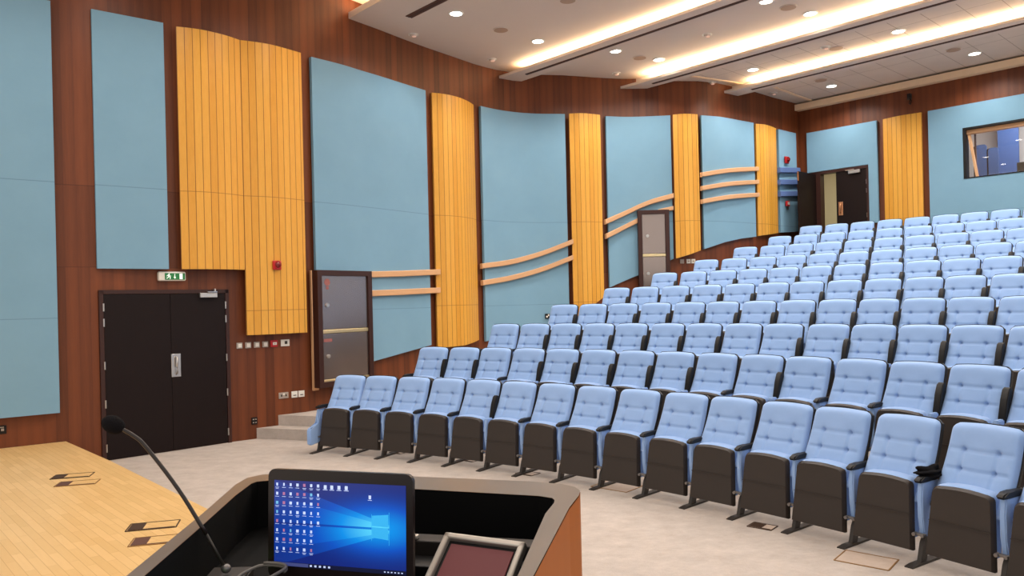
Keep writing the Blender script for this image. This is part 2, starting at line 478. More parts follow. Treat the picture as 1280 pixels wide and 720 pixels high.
def solid(name, poly, z0, z1, lab, cat):
    bm = BM(); flat(bm, poly, z0, z1); bmesh.ops.triangulate(bm, faces=[f for f in bm.faces if len(f.verts) > 4])
    return tag(obj(name, bm, M['carpet']), lab, cat, kind='structure')
def aT(k): return TH[k][0]+.40/RR[k]
for k in range(1, 10):
    F0 = RR[k]-.62
    outer = arc_pts(RR[k+1]-.62, aT(k), AEND, 40) if k < 9 else [tuple(rear(.9+i*1.03)) for i in range(9)]
    poly = arc_pts(F0, AEND if k < 9 else .42, aT(k), 40)+outer
    solid('floor_tier', poly, ZF[k]-.36 if k > 1 else 0, ZF[k], 'carpeted seating tier under the %s row' % ROWN[k], 'floor')
# wall-side aisle: carpeted steps climbing between the wall and the row ends
c0 = Vector((CX, CY)); prev = 0
for k in range(1, 10):
    F0 = 12.895 if k == 1 else RR[k]+.55
    F1 = RR[k+1]+.55 if k < 9 else 25.5
    def sector(R0, R1):
        a0 = aT(k)-.004
        if R1 > 25: return arc_pts(R0, a0, wall_ang(R0), 6)+[tuple(CORNER), tuple(rear(.9))]
        return arc_pts(R0, aT(k)-.004 if k > 1 else TH[0][0]-.01, wall_ang(R0), 6)+wall_between(R0, R1)+arc_pts(R1, wall_ang(R1), aT(min(k+1, 9))-.004, 6)
    solid('floor_aisle', sector(F0, F1), ZF[k-1], ZF[k], 'carpeted side aisle landing by the wall level with the %s row' % ROWN[k], 'floor')
    H0 = F0-.275
    poly = arc_pts(H0, aT(k)-.004 if k > 1 else TH[0][0]-.01, wall_ang(H0), 6)+wall_between(H0, F0)+arc_pts(F0+.005, wall_ang(F0), aT(k)-.004 if k > 1 else TH[0][0]-.01, 6)
    solid('floor_step', poly, ZF[k-1], (ZF[k]+ZF[k-1])/2, 'carpeted aisle half step by the wall up to the %s row' % ROWN[k], 'step')

# ceiling
def wall_l(o):
    best = None
    for a, b in zip(WALL[:-1], WALL[1:]):
        oa, ob = a.dot(Nn), b.dot(Nn)
        if (oa-o)*(ob-o) <= 0 and abs(ob-oa) > 1e-6:
            t = (o-oa)/(ob-oa); l = a.lerp(b, t).dot(D); best = l if best is None else max(best, l)
    return best if best is not None else CORNER.dot(D)
LFAR = .5
def ceil_slab(name, o0, o1, z, th, mat, label, lfar=LFAR):
    bm = BM(); uvl = bm.loops.layers.uv.verify(); n = 14
    w = [ol(o0+(o1-o0)*i/n, wall_l(o0+(o1-o0)*i/n)) for i in range(n+1)]
    poly = [tuple(p) for p in w]+[tuple(ol(o1, lfar)), tuple(ol(o0, lfar))]
    flat(bm, poly, z, z+th)
    for f in bm.faces:
        for l in f.loops:
            p = Vector(l.vert.co[:2]); l[uvl].uv = (p.dot(D), p.dot(Nn))
    bmesh.ops.triangulate(bm, faces=[f for f in bm.faces if len(f.verts) > 4])
    return tag(obj(name, bm, mat), label, 'ceiling', kind='structure')
ZA, ZC = 6.54, 6.46
ceil_slab('ceiling', -2.0, 7.1, 6.86, .08, M['plaster'], 'higher plaster ceiling over the stage')
ceil_slab('ceiling', 6.52, 10.85, ZA, .10, M['plaster'], 'plain plaster ceiling bay nearest the stage')
ceil_slab('ceiling', 10.6, 13.2, ZA, .10, M['plaster'], 'plain plaster ceiling bay between first and second beams')
ceil_slab('ceiling', 13.0, 15.2, ZC, .10, M['tiles'], 'tiled ceiling bay between second and third beams')
ceil_slab('ceiling', 14.95, 17.62, ZC, .10, M['tiles'], 'tiled ceiling bay along the rear wall')

def beam(o0, o1, zb, zc, label, ledge=.26):
    bm = BM(); lf = LFAR-.02
    for (a, b, z0, z1) in ((o0, o0+ledge, zb, zb+.05), (o0+ledge, o1, zb, zc)):
        n = 4; w = [ol(a+(b-a)*i/n, wall_l(a+(b-a)*i/n)) for i in range(n+1)]
        flat(bm, [tuple(p) for p in w]+[tuple(ol(b, lf)), tuple(ol(a, lf))], z0, z1)
    tag(obj('ceiling_beam', bm, M['plaster']), label, 'ceiling beam', kind='structure')
beam(10.28, 10.78, 6.38, ZA, 'lowered ceiling beam with cove ledge nearest the stage')
beam(12.69, 13.12, 6.33, ZA, 'middle lowered ceiling beam with cove ledge')
beam(14.60, 15.05, 6.28, ZC, 'lowered ceiling beam with cove ledge nearest the rear wall')
bm = BM(); flat(bm, [tuple(ol(17.36, wall_l(17.36))), tuple(rear(0, -.001)), tuple(rear(S_END, -.001)), tuple(rear(S_END, -.17))], 6.28, 6.42)
tag(obj('trim_1', bm, M['cream']), 'cream edge trim where ceiling meets the rear wall', 'trim', kind='structure')
for i, (p, q, lab) in enumerate((((3.794, 15.795), (5.039, 16.435), 'thin bright ceiling strip between second and third beams'), ((5.708, 16.643), (7.1, 17.99), 'thin bright ceiling strip in the rear tiled bay'))):
    bm = BM(); p, q = Vector(p), Vector(q); t = (q-p).normalized(); n = Vector((-t.y, t.x))*.03
    flat(bm, [tuple(p-n), tuple(q-n), tuple(q+n), tuple(p+n)], ZC-.02, ZC+.01)
    tag(obj('trim_%d' % (i+2), bm, M['cream']), lab, 'trim', kind='structure')

# cove strips on the beam ledges
for o0, z, lab in ((6.62, 6.66, 'warm cove light strip on the ledge of the front ceiling bay'), (10.36, 6.45, 'warm cove light strip on the beam nearest the stage'),
                   (12.77, 6.40, 'warm cove light strip on the middle beam'), (14.68, 6.35, 'warm cove light strip on the rearmost beam')):
    l0 = wall_l(o0)+(.55 if o0 > 7 else .2); bm = BM()
    a, b, c, d = ol(o0, l0), ol(o0, LFAR-.2), ol(o0+.09, LFAR-.2), ol(o0+.09, l0)
    flat(bm, [tuple(a), tuple(b), tuple(c), tuple(d)], z-.02, z)
    tag(obj('cove_light', bm, M['cove']), lab, 'light', 'cove light strips')

# slot diffusers
def slot(o0, w, z, l0, lab):
    t = thing('slot_diffuser', lab, 'air vent', tuple(ol(o0, l0))+(z,), math.atan2(D.y, D.x), 'linear slot air diffusers')
    L = LFAR-.3-l0; bm = BM()
    box(bm, (L/2, 0, -.003), (L, w, .012)); obj('slot_body', bm, M['slot'], t)
    bm = BM(); box(bm, (L/2, w/2, -.006), (L, .012, .016)); obj('slot_edge', bm, M['plaster'], t)
    bm = BM(); box(bm, (L/2, 0, -.006), (L, .01, .016)); obj('slot_bar', bm, M['dark'], t)
slot(7.23, .13, ZA, -10.2, 'long dark slot air diffuser in the front ceiling bay')
slot(10.28+.24, .07, 6.38, wall_l(10.5)+.5, 'long dark slot air diffuser under the beam nearest the stage')
slot(12.69+.22, .07, 6.33, wall_l(12.9)+.5, 'long dark slot air diffuser under the middle beam')
slot(14.60+.22, .07, 6.28, wall_l(14.8)+.5, 'long dark slot air diffuser under the rearmost beam')

# downlights
def downlight(o0, l, z, lab):
    p = ol(o0, l); t = thing('downlight', lab, 'ceiling light', (p.x, p.y, z), 0, 'recessed ceiling downlights')
    bm = BM(); n = 28
    for r0, z0, r1, z1 in ((.125, 0, .12, -.012), (.12, -.012, .098, -.012), (.098, -.012, .092, 0)):
        A = [bm.verts.new((r0*math.cos(i*2*PI/n), r0*math.sin(i*2*PI/n), z0)) for i in range(n)]
        B = [bm.verts.new((r1*math.cos(i*2*PI/n), r1*math.sin(i*2*PI/n), z1)) for i in range(n)]
        for i in range(n): bm.faces.new((A[i], A[(i+1) % n], B[(i+1) % n], B[i]))
    obj('trim_ring', bm, M['white'], t, True)
    bm = BM(); cyl(bm, (0, 0, -.004), .095, .006, seg=28); obj('lens', bm, M['lamp'], t)
    L = bpy.data.lights.get('downlight lamp')
    if L is None:
        L = bpy.data.lights.new('downlight lamp', 'SPOT'); L.energy = LAMP_W; L.spot_size = math.radians(150); L.spot_blend = .6
        L.shadow_soft_size = .09; L.color = (1.0, .94, .87)
    o = bpy.data.objects.new('lamp_beam', L); COL.objects.link(o); o.parent = t; o.location = (0, 0, -.03)
LAMP_W = 190
ORD = ['nearest', 'second from', 'third from', 'fourth from']
for bay, z, rowsl in (('front plaster bay', ZA, ((7.73, -9.6, 'stage side'), (9.68, -9.72, 'beam side'))),
                      ('bay between first and second beams', ZA, ((11.2, -9.2, 'stage side'), (12.27, -9.0, 'rear side'))),
                      ('tiled bay between second and third beams', ZC, ((14.1, -8.05, 'single row'),)),
                      ('rear tiled bay', ZC, ((15.37, -7.6, 'beam side'), (16.6, -7.6, 'rear wall side')))):
    for o0, l0, sd in rowsl:
        for i in range(4):
            if l0+3.0*i > LFAR-.3: break
            downlight(o0, l0+(2.8 if bay.startswith('tiled') or bay.startswith('rear') else 3.06)*i if i else l0, z,
                      'round downlight %s the wavy wall, %s, %s' % (ORD[i], sd, bay))

for i, o0 in enumerate((.6, 3.0, 5.4)):  # unseen stage downlights, added to brighten the left wall and its panels
    for j, l0 in enumerate((-8.6, -5.8, -3.0)):
        downlight(o0, l0, 6.86, 'added unseen fill downlight in the stage ceiling, %s the side wall, %s row' % (ORD[j], ('front', 'middle', 'seat side')[i]))

def ceil_speaker(o0, l, z, lab):
    p = ol(o0, l); t = thing('ceiling_speaker', lab, 'speaker', (p.x, p.y, z), 0, 'round ceiling speakers')
    bm = BM(); cyl(bm, (0, 0, -.004), .135, .012, seg=32); obj('speaker_rim', bm, M['plaster'], t)
    bm = BM(); cyl(bm, (0, 0, -.009), .12, .012, seg=32, r2=.11); obj('grille', bm, M['speaker'], t)
for a in ((8.78, -9.7, ZA, 'round beige speaker between two downlights in front ceiling bay'), (8.73, -8.09, ZA, 'round beige speaker cut by the top edge of the photo, front bay'),
          (11.88, -9.16, ZA, 'round beige speaker near the wall between first and second beams'), (11.72, -6.04, ZA, 'round beige speaker far from the wall between first and second beams'),
          (14.12, -6.36, ZC, 'round speaker in the tiled bay between second and third beams'), (15.96, -7.53, ZC, 'round speaker nearer the wall corner in rear tiled bay'),
          (16.01, -4.98, ZC, 'round speaker farther from the corner in rear tiled bay')): ceil_speaker(*a)

def spot(o0, l, z, lab):
    p = ol(o0, l); t = thing('spotlight', lab, 'spotlight', (p.x, p.y, z), 0, 'small gimbal spotlights')
    bm = BM(); cyl(bm, (0, 0, -.003), .09, .01, seg=24); obj('trim_ring', bm, M['white'], t)
    bm = BM(); cyl(bm, (0, 0, -.02), .055, .035, seg=20, r2=.06); obj('gimbal_head', bm, M['plaster'], t)
    bm = BM(); cyl(bm, (.012, -.012, -.04), .032, .012, seg=16); obj('lens', bm, M['spotglow'], t)
for a in ((7.76, -10.82, ZA, 'small gimbal spotlight nearest the stage beside the wavy wall'), (9.71, -11.0, ZA, 'small gimbal spotlight by the wall just before first beam'),
          (12.3, -10.1, ZA, 'small gimbal spotlight by the wall between first and second beams'), (11.79, -7.6, ZA, 'small gimbal spotlight in mid ceiling between first and second beams'),
          (14.24, -9.09, ZC, 'small gimbal spotlight by the wall between second and third beams'), (13.9, -6.46, ZC, 'small gimbal spotlight in tiled bay between second and third beams'),
          (16.09, -8.69, ZC, 'small gimbal spotlight near the rear corner of the ceiling')): spot(*a)

# ------------------------------------------------------------------ wall panels
def panel(name, keys, zb, mat, th, lab, cat, group, zt=TOP):
    bm = BM(); slab(bm, PLAN[keys], zb, zt, th)
    return tag(keep_uv_obj(name, bm, mat), lab, cat, group)
BG, YG = 'blue fabric wall panels', 'honey slatted wall panels'
panel('acoustic_panel', 'P1', .67, M['blue'], .06, 'tall blue fabric panel at the stage, left of the dark double door', 'wall panel', BG)
panel('acoustic_panel', 'P2', 2.443, M['blue'], .06, 'blue fabric panel ending above the dark double door', 'wall panel', BG)
panel('slatted_wood_panel', 'Y1a', 2.445, M['yellow'], .05, 'honey slatted panel above the right half of the double door', 'wall panel', YG)
panel('slatted_wood_panel', 'Y1b', 1.512, M['yellow'], .05, 'honey slatted panel carrying the red alarm sounder, left of the steel cabinet', 'wall panel', YG)
panel('acoustic_panel', 'B3', [.83, 1.0, 1.16], M['blue'], .06, 'largest blue fabric panel, behind the lower steel cabinet', 'wall panel', BG)
panel('slatted_wood_panel', 'Y2', [1.10, 1.11, 1.18], M['yellow'], .05, 'honey slatted panel between the two widest blue panels', 'wall panel', YG)
panel('acoustic_panel', 'B4', [1.14, 1.26, 1.40, 1.52], M['blue'], .06, 'blue concave fabric panel with two sweeping rails and no cabinet', 'wall panel', BG)
panel('slatted_wood_panel', 'Y3', [1.53, 1.74, 1.96], M['yellow'], .05, 'honey slatted panel just left of the upper steel cabinet panel', 'wall panel', YG)
panel('acoustic_panel', 'B5', [2.15, 2.33, 2.5, 2.72], M['blue'], .06, 'blue fabric panel behind the upper steel cabinet', 'wall panel', BG)
panel('slatted_wood_panel', 'Y4', [2.72, 2.79, 2.88], M['yellow'], .05, 'honey slatted panel just right of the upper steel cabinet', 'wall panel', YG)
panel('acoustic_panel', 'B6', [2.91, 3.06, 3.15, 3.21], M['blue'], .06, 'blue fabric panel crossed by three oak rails', 'wall panel', BG)
panel('slatted_wood_panel', 'Y5', [3.23, 3.28, 3.33], M['yellow'], .05, 'narrow honey slatted panel nearest the rear corner on the side wall', 'wall panel', YG)
panel('acoustic_panel', 'B7', [3.345, 3.40], M['blue'], .06, 'narrow blue fabric panel with three blue rails beside rear door', 'wall panel', BG)

OUT = -.07
def rp(s, o=OUT): return tuple(rear(s, o))
s8 = (rear_s(7.051, 18.155), rear_s(8.007, 17.163)+.03, rear_s(8.16, 17.0))
bm = BM(); slab(bm, [rp(s8[0]), rp(s8[2])], DOOR_TOP+.02, TOP, .06, dense=2); slab(bm, [rp(s8[1]), rp(s8[2])], 3.47, DOOR_TOP+.02, .06, s8[1], dense=2)
tag(keep_uv_obj('acoustic_panel', bm, M['blue']), 'blue fabric panel wrapping the top of the rear door', 'wall panel', BG)
s6 = (rear_s(8.27, 16.92), rear_s(8.845, 16.366)); mid = rear((s6[0]+s6[1])/2, OUT-.06)
bm = BM(); slab(bm, [rp(s6[0]), tuple(mid), rp(s6[1])], 2.75, TOP, .05)
tag(keep_uv_obj('slatted_wood_panel', bm, M['yellow']), 'honey slatted panel on rear wall between door and control window', 'wall panel', YG)
s9 = (rear_s(8.9, 16.25), S_END-.1)
bm = BM()
for a, b, z0, z1 in ((s9[0], S_WIN[0], 3.2, TOP), (S_WIN[0], S_WIN[1], 3.2, WZ[0]), (S_WIN[0], S_WIN[1], WZ[1], TOP), (S_WIN[1], s9[1], 3.2, TOP)):
    slab(bm, [rp(a), rp(b)], z0, z1, .06, a, dense=2)
tag(keep_uv_obj('acoustic_panel', bm, M['blue']), 'wide blue fabric panel around the control room window', 'wall panel', BG)

# rails
def rail(pts, h, mat, lab, group, proud=.07):
    P = [Vector(p) for p in pts]; XY = [Vector((p.x, p.y)) for p in P]
    bm = BM(); C = catmull([tuple(p) for p in P], 8); F = [Vector((c.x, c.y)) for c in C]; N = normals(F)
    rings = []
    for c, n in zip(C, N):
        a = Vector((n.x, n.y, 0)); r = []
        for d, z in ((-proud, -h/2+.01), (-proud, h/2-.01), (-proud+.01, h/2), (.01, h/2), (.01, -h/2), (-proud+.01, -h/2)): r.append(bm.verts.new(c+a*d+Vector((0, 0, z))))
        rings.append(r)
    for A, B in zip(rings[:-1], rings[1:]):
        for k in range(6): bm.faces.new((A[k], B[k], B[(k+1) % 6], A[(k+1) % 6]))
    bm.faces.new(rings[0]); bm.faces.new(rings[-1][::-1])
    return tag(obj('handrail', bm, mat), lab, 'rail', group)
RG = 'oak wall rails'
rail([(-2.33, 12.558, 2.40), (-1.904, 13.14, 2.425), (-1.336, 13.931, 2.47)], .10, M['rail'], 'upper oak rail running right from the lower steel cabinet', RG)
rail([(-2.336, 12.551, 2.09), (-1.9, 13.14, 2.11), (-1.343, 13.928, 2.14)], .10, M['rail'], 'lower oak rail running right from the lower steel cabinet', RG)
rail([(-.60, 14.86, 2.60), (.02, 15.398, 2.705), (.676, 15.658, 2.885), (1.273, 15.70, 3.10)], .10, M['rail'], 'upper sweeping oak rail on the blue panel without cabinet', RG)
rail([(-.595, 14.87, 2.275), (.012, 15.393, 2.385), (.669, 15.657, 2.56), (1.265, 15.70, 2.775)], .10, M['rail'], 'lower sweeping oak rail on the blue panel without cabinet', RG)
rail([(1.945, 15.912, 3.50), (2.389, 16.086, 3.69), (2.9, 16.1, 3.90), (3.423, 16.02, 4.03)], .10, M['rail'], 'rising oak rail passing above the upper steel cabinet', RG)
rail([(1.956, 15.925, 3.205), (2.3, 16.07, 3.365), (2.665, 16.10, 3.535)], .10, M['rail'], 'short oak rail meeting the left side of upper steel cabinet', RG)
rail([(3.10, 16.09, 3.715), (3.25, 16.07, 3.745), (3.418, 16.027, 3.77)], .08, M['rail'], 'stub of oak rail right of the upper steel cabinet', RG)
for z0, nm in ((0, 'top'), (-.283, 'middle'), (-.56, 'bottom')):
    rail([(3.99, 16.048, 4.455+z0), (4.683, 16.41, 4.59+z0*1.01), (5.482, 17.02, 4.71+z0*1.02)], .095, M['rail'], '%s of the three oak rails on the blue panel' % nm, RG)
for z0, nm in ((0, 'top'), (-.277, 'middle'), (-.545, 'bottom')):
    rail([(6.15, 17.581, 4.765+z0), (6.47, 17.86, 4.80+z0), (6.82, 18.15, 4.84+z0)], .12, M['bluerail'], '%s of the three blue rails beside the rear door' % nm, 'blue painted rails')

# frames for wall-mounted things: x along wall, y into the wall, z up
def wall_rz(x, y):
    best = None; p = Vector((x, y))
    for a, b in zip(WALL[:-1], WALL[1:]):
        t = max(0, min(1, (p-a).dot(b-a)/(b-a).length_squared)); d = (a.lerp(b, t)-p).length
        if best is None or d < best[0]: best = (d, math.atan2((b-a).y, (b-a).x), a.lerp(b, t))
    return best[1], best[2]
def on_wall(x, y):
    rz, q = wall_rz(x, y); return rz, q

# ------------------------------------------------------------------ door_1 (left wall)
a, b = Vector((-5.228, 9.722)), Vector((-4.035, 10.905)); rz = math.atan2((b-a).y, (b-a).x); W = (b-a).length; H = 2.165
t = thing('door_1', 'dark brown double door in the wood wall left of the seats', 'door', (a.x, a.y, 0), rz, None, 'structure')
bm = BM()
for x in (.02, W-.02): box(bm, (x, .0, H/2), (.05, .05, H))
box(bm, (W/2, 0, H-.02), (W, .05, .05)); obj('door_frame', bm, M['frame'], t)
for x0, x1 in ((.048, .874), (.8765, W-.048)):
    bm = BM(); box(bm, ((x0+x1)/2, .005, H/2-.02), (x1-x0, .045, H-.06), .004); leaf = obj('door_leaf', bm, M['wenge'], t)
    if x0 > .5:
        bm = BM(); box(bm, (x0+.055, -.022, 1.15), (.125, .012, .31), .004); plate = obj('handle_plate', bm, M['chrome'], leaf, label='satin chrome pull plate')
        bm = BM(); tube(bm, [(x0+.055, -.02, 1.03), (x0+.055, -.06, 1.05), (x0+.055, -.065, 1.15), (x0+.055, -.06, 1.25), (x0+.055, -.02, 1.27)], .013); obj('pull_handle', bm, M['chrome'], leaf, True)
for x in (.045, W-.045):
    for z in (.16, .72, 1.21, 1.755, 1.95):
        bm = BM(); cyl(bm, (x, -.03, z), .008, .1, seg=12); box(bm, (x, -.024, z), (.018, .008, .1)); obj('hinge', bm, M['chrome'], t)
bm = BM(); box(bm, (W-.30, -.05, H-.075), (.24, .055, .065), .006); cl = obj('door_closer', bm, M['chrome'], t, label='silver overhead closer')
bm = BM(); box(bm, (W-.26, -.09, H-.03), (.16, .02, .014), 0, Matrix.Rotation(.3, 3, 'Z')); box(bm, (W-.21, -.05, H-.01), (.02, .05, .05)); obj('closer_arm', bm, M['chrome'], cl)

# exit sign
rz, q = on_wall(-4.60, 10.24); q = Vector((-4.585, 10.22))
t = thing('exit_sign', 'green emergency exit sign above the dark double door', 'exit sign', (q.x+.045, q.y-.045, 2.30), rz)
q2 = on_wall(-4.585, 10.35)[1]
t.location = (q2.x, q2.y, 2.285)
bm = BM(); box(bm, (0, -.04, .065), (.36, .075, .125), .02, seg=3); obj('casing', bm, M['white'], t, True, auto=.6)
bm = BM(); box(bm, (.03, -.079, .062), (.265, .006, .088), .002); face = obj('sign_face', bm, M['green'], t)
bm = BM()
def quad2(bm, pts, y=-.085):
    prism(bm, pts, lambda p: (p[0], y, p[1]), lambda p: (p[0], y+.003, p[1]))
cyl(bm, (-.048, -.0835, .092), .008, .003, 'Y', 14)
quad2(bm, [(-.066, .084), (-.044, .084), (-.038, .062), (-.056, .056)])
quad2(bm, [(-.058, .062), (-.05, .06), (-.064, .038), (-.084, .034), (-.084, .041), (-.068, .045)])
quad2(bm, [(-.05, .06), (-.038, .063), (-.028, .046), (-.034, .026), (-.042, .028), (-.037, .046)])
quad2(bm, [(-.044, .083), (-.038, .078), (-.022, .066), (-.026, .061)])
quad2(bm, [(-.066, .083), (-.06, .078), (-.078, .062), (-.083, .067)])
quad2(bm, [(.022, .096), (.03, .096), (.03, .05), (.022, .05)])
quad2(bm, [(.01, .056), (.042, .056), (.026, .03)])
quad2(bm, [(.09, .1), (.128, .1), (.128, .026), (.09, .026)])
obj('pictogram', bm, M['signwhite'], face)

# fire alarm sounders
def sounder(x, y, z, rz, lab, s=1.0, arm=False):
    t = thing('alarm_sounder', lab, 'fire alarm', (x, y, z), rz, 'red fire alarm devices')
    bm = BM(); box(bm, (0, -.02*s, 0), (.14*s, .04*s, .14*s), .012*s, seg=3); obj('base', bm, M['red'], t, True, auto=.6)
    bm = BM(); sphere(bm, (0, -.05*s, .01*s), .052*s, (1, .8, 1)); obj('lens', bm, M['redlens'], t, True)
    bm = BM(); cyl(bm, (0, -.045*s, .01*s), .06*s, .02*s, 'Y', 24); obj('sounder_ring', bm, M['red'], t, True, auto=.6)
sounder(-3.415, 11.165, 2.51, .87, 'red alarm sounder on the honey slatted panel above the switches', .95)
sounder(6.425, 17.80, 5.03, .69, 'upper red alarm sounder on narrow blue panel by rear door', 1.1)
t = thing('call_point', 'small red break glass box below the blue rails by rear door', 'fire alarm', (6.417, 17.80, 4.02), .69, 'red fire alarm devices')
bm = BM(); box(bm, (0, -.025, 0), (.12, .05, .12), .008); obj('casing', bm, M['red'], t)
bm = BM(); box(bm, (0, -.052, .005), (.07, .006, .06)); obj('glass_plate', bm, M['white'], t)
bm = BM(); box(bm, (-.01, -.03, -.1), (.03, .03, .08)); obj('test_key', bm, M['iron'], t)

# switches and sockets: row under the honey panel
def plate(name, x, y, z, w, h, mat, lab, cat, inner, group=None, z_off=0):
    rz, q = on_wall(x, y); t = thing(name, lab, cat, (q.x, q.y, z), rz, group)
    bm = BM(); box(bm, (0, -.008, 0), (w, .016, h), .004); obj('face_plate', bm, mat, t)
    for nm, cx, cz, ww, hh, m in inner:
        bm = BM(); box(bm, (cx, -.019, cz), (ww, .008, hh), .002); obj(nm, bm, m, t)
    return t
for i, (x, y) in enumerate(((-3.80, 10.93), (-3.73, 11.0), (-3.65, 11.07), (-3.575, 11.14))):
    x, y = (-3.93+i*.098, 11.02+i*.079)
    plate('light_switch', x, y, 1.362, .086, .086, M['greyplate'], ('first', 'second', 'third', 'fourth')[i]+' square switch from the door, left of the red call point', 'switch',
          [('rocker', .004, 0, .05, .055, M['white'])], 'square grey switches right of the door')
plate('call_point', -3.53, 11.34, 1.366, .11, .1, M['red'], 'red call point at the end of the switch row', 'fire alarm', [('glass_plate', .008, .0, .06, .04, M['white']), ('arrow_mark', .008, 0, .02, .016, M['red'])], 'red fire alarm devices')
plate('control_plate', -3.40, 11.45, 1.368, .135, .1, M['white'], 'white plate with dark button right of the red call point', 'switch', [('button', .01, .005, .04, .045, M['dark'])])
plate('power_socket', -3.43, 11.42, .588, .15, .09, M['greyplate'], 'double grey socket above the aisle steps, left of two white plates', 'socket', [('socket_hole', -.035, 0, .02, .03, M['dark']), ('socket_hole', .035, 0, .02, .03, M['dark']), ('rocker', 0, .02, .03, .02, M['white'])])
plate('data_outlet', -3.30, 11.53, .587, .095, .095, M['white'], 'white data plate next to the grey double socket', 'socket', [('port', 0, -.012, .045, .012, M['dark'])], 'white data plates above the steps')
plate('data_outlet', -3.215, 11.60, .587, .095, .095, M['white'], 'white data plate nearest the steel cabinet', 'socket', [('port', 0, -.012, .045, .012, M['dark'])], 'white data plates above the steps')
plate('power_socket', -3.78, 11.14, .262, .085, .1, M['black'], 'black outlet low on the wood between door and steps', 'socket', [('socket_hole', -.018, .022, .02, .014, M['greyplate']), ('socket_hole', .018, .022, .02, .014, M['greyplate']), ('socket_hole', -.018, -.022, .02, .014, M['greyplate']), ('socket_hole', .018, -.022, .02, .014, M['greyplate'])])
plate('power_socket', -6.08, 9.1, .52, .1, .1, M['black'], 'black outlet under the tall blue panel at the stage', 'socket', [('socket_hole', .01, 0, .03, .03, M['greyplate']), ('rocker', 0, .03, .05, .012, M['greyplate'])])
for i, (x, y) in enumerate(((3.60, 16.10), (3.74, 16.12), (3.84, 16.15))):
    plate('data_outlet', x, y, 2.665, .085, .09, M['white'] if i else M['greyplate'], ('grey outlet plate', 'first white outlet plate', 'last white outlet plate')[i]+' under the honey panel by the upper cabinet', 'socket', [('port', 0, 0, .04, .03, M['greyplate'])], 'outlet plates under the honey panel')
t = thing('power_socket', 'dark outlet on the blue panel just left of fourth row chairs', 'socket', (.711, 15.655, 1.59), .25)
bm = BM(); box(bm, (0, -.012, 0), (.1, .024, .1), .004); obj('face_plate', bm, M['black'], t)
bm = BM(); box(bm, (-.015, -.03, -.01), (.03, .02, .035)); box(bm, (.02, -.03, .02), (.02, .02, .04)); obj('plug', bm, M['white'], t)
t = thing('wall_bracket', 'small black bracket with dangling cable high on the rear wall', 'bracket', tuple(rear(rear_s(8.66, 16.54)))+(6.08,), math.atan2(RD.y, RD.x))
bm = BM(); box(bm, (0, -.012, .03), (.09, .024, .12), .004); obj('base', bm, M['iron'], t)
bm = BM(); box(bm, (0, -.07, .06), (.03, .1, .03)); box(bm, (.03, -.12, .03), (.07, .05, .09), .006); obj('clamp', bm, M['black'], t)
bm = BM(); tube(bm, [(.04, -.12, -.01), (.07, -.1, -.09), (.04, -.08, -.15), (.01, -.05, -.13), (.02, -.03, -.04)], .01); obj('cable', bm, M['black'], t, True)

# ------------------------------------------------------------------ steel cabinets
def cabinet(a, b, z0, z1, lab, depth=.1, wside=True):
    a, b = Vector(a), Vector(b); rz = math.atan2((b-a).y, (b-a).x); W = (b-a).length; H = z1-z0
    t = thing('steel_cabinet', lab, 'cabinet', (a.x, a.y, z0), rz, 'steel fronted wall cabinets')
    fw = .085
    bm = BM()
    for x in (fw/2, W-fw/2): box(bm, (x, depth/2-.02, H/2), (fw, depth+.06, H), .005)
    for z in (fw/2, H-fw/2): box(bm, (W/2, depth/2-.02, z), (W-2*fw+.01, depth+.06, fw), .004)
    fr = obj('cabinet_frame', bm, M['frame'], t)
    bm = BM(); box(bm, (W/2, depth/2, H/2), (W-2*fw, depth, H-2*fw)); obj('carcass', bm, M['dark'], t)
    hm = H*.475
    for k, (za, zb) in enumerate(((fw+.04, hm-.035), (hm+.035, H-fw))):
        bm = BM(); box(bm, (W/2, -.008, (za+zb)/2), (W-2*fw-.01, .02, zb-za), .002); dr = obj('cabinet_door', bm, M['steel'], t)
        bm = BM(); cyl(bm, (fw+.11, -.026, za+(zb-za)*(.45 if k else .5)), .032, .02, 'Y', 20); cyl(bm, (fw+.11, -.034, za+(zb-za)*(.45 if k else .5)), .018, .02, 'Y', 16); obj('lock', bm, M['chrome'], dr)
        bm = BM(); zz = zb-.10; n = 14
        if k: cyl(bm, (fw+.12, -.0195, zz), .055, .003, 'Y', 20); box(bm, (fw+.12, -.0195, zz-.085), (.05, .003, .05))
        else: box(bm, (fw+.11, -.0195, zz), (.16, .003, .05))
        if z0 < 1: obj('sticker', bm, M['faded'], dr, label='faded red sticker')
        else: bm.free()
    bm = BM(); box(bm, (W/2, -.012, hm), (W-2*fw, .03, .055), .006); obj('middle_strip', bm, M['gold'], t, label='pale brass strip')
    bm = BM(); box(bm, (W/2, -.012, fw+.015), (W-2*fw, .03, .035), .006); obj('bottom_strip', bm, M['gold'], t)
    return t
cabinet((-2.965, 11.62), (-2.30, 12.49), .66, 2.45, 'large steel fronted cabinet behind the leftmost front row chairs', .1)
bm = BM(); slab(bm, [(-3.04, 11.66), (-2.975, 11.72)], .62, 2.45, .05, dense=1)
tag(obj('trim_4', bm, M['rail']), 'pale wood edge left of the large steel cabinet', 'trim', kind='structure')
cabinet((2.66, 16.03), (3.31, 16.0), 1.95, 3.74, 'upper steel cabinet beyond the fifth row chairs', .1)

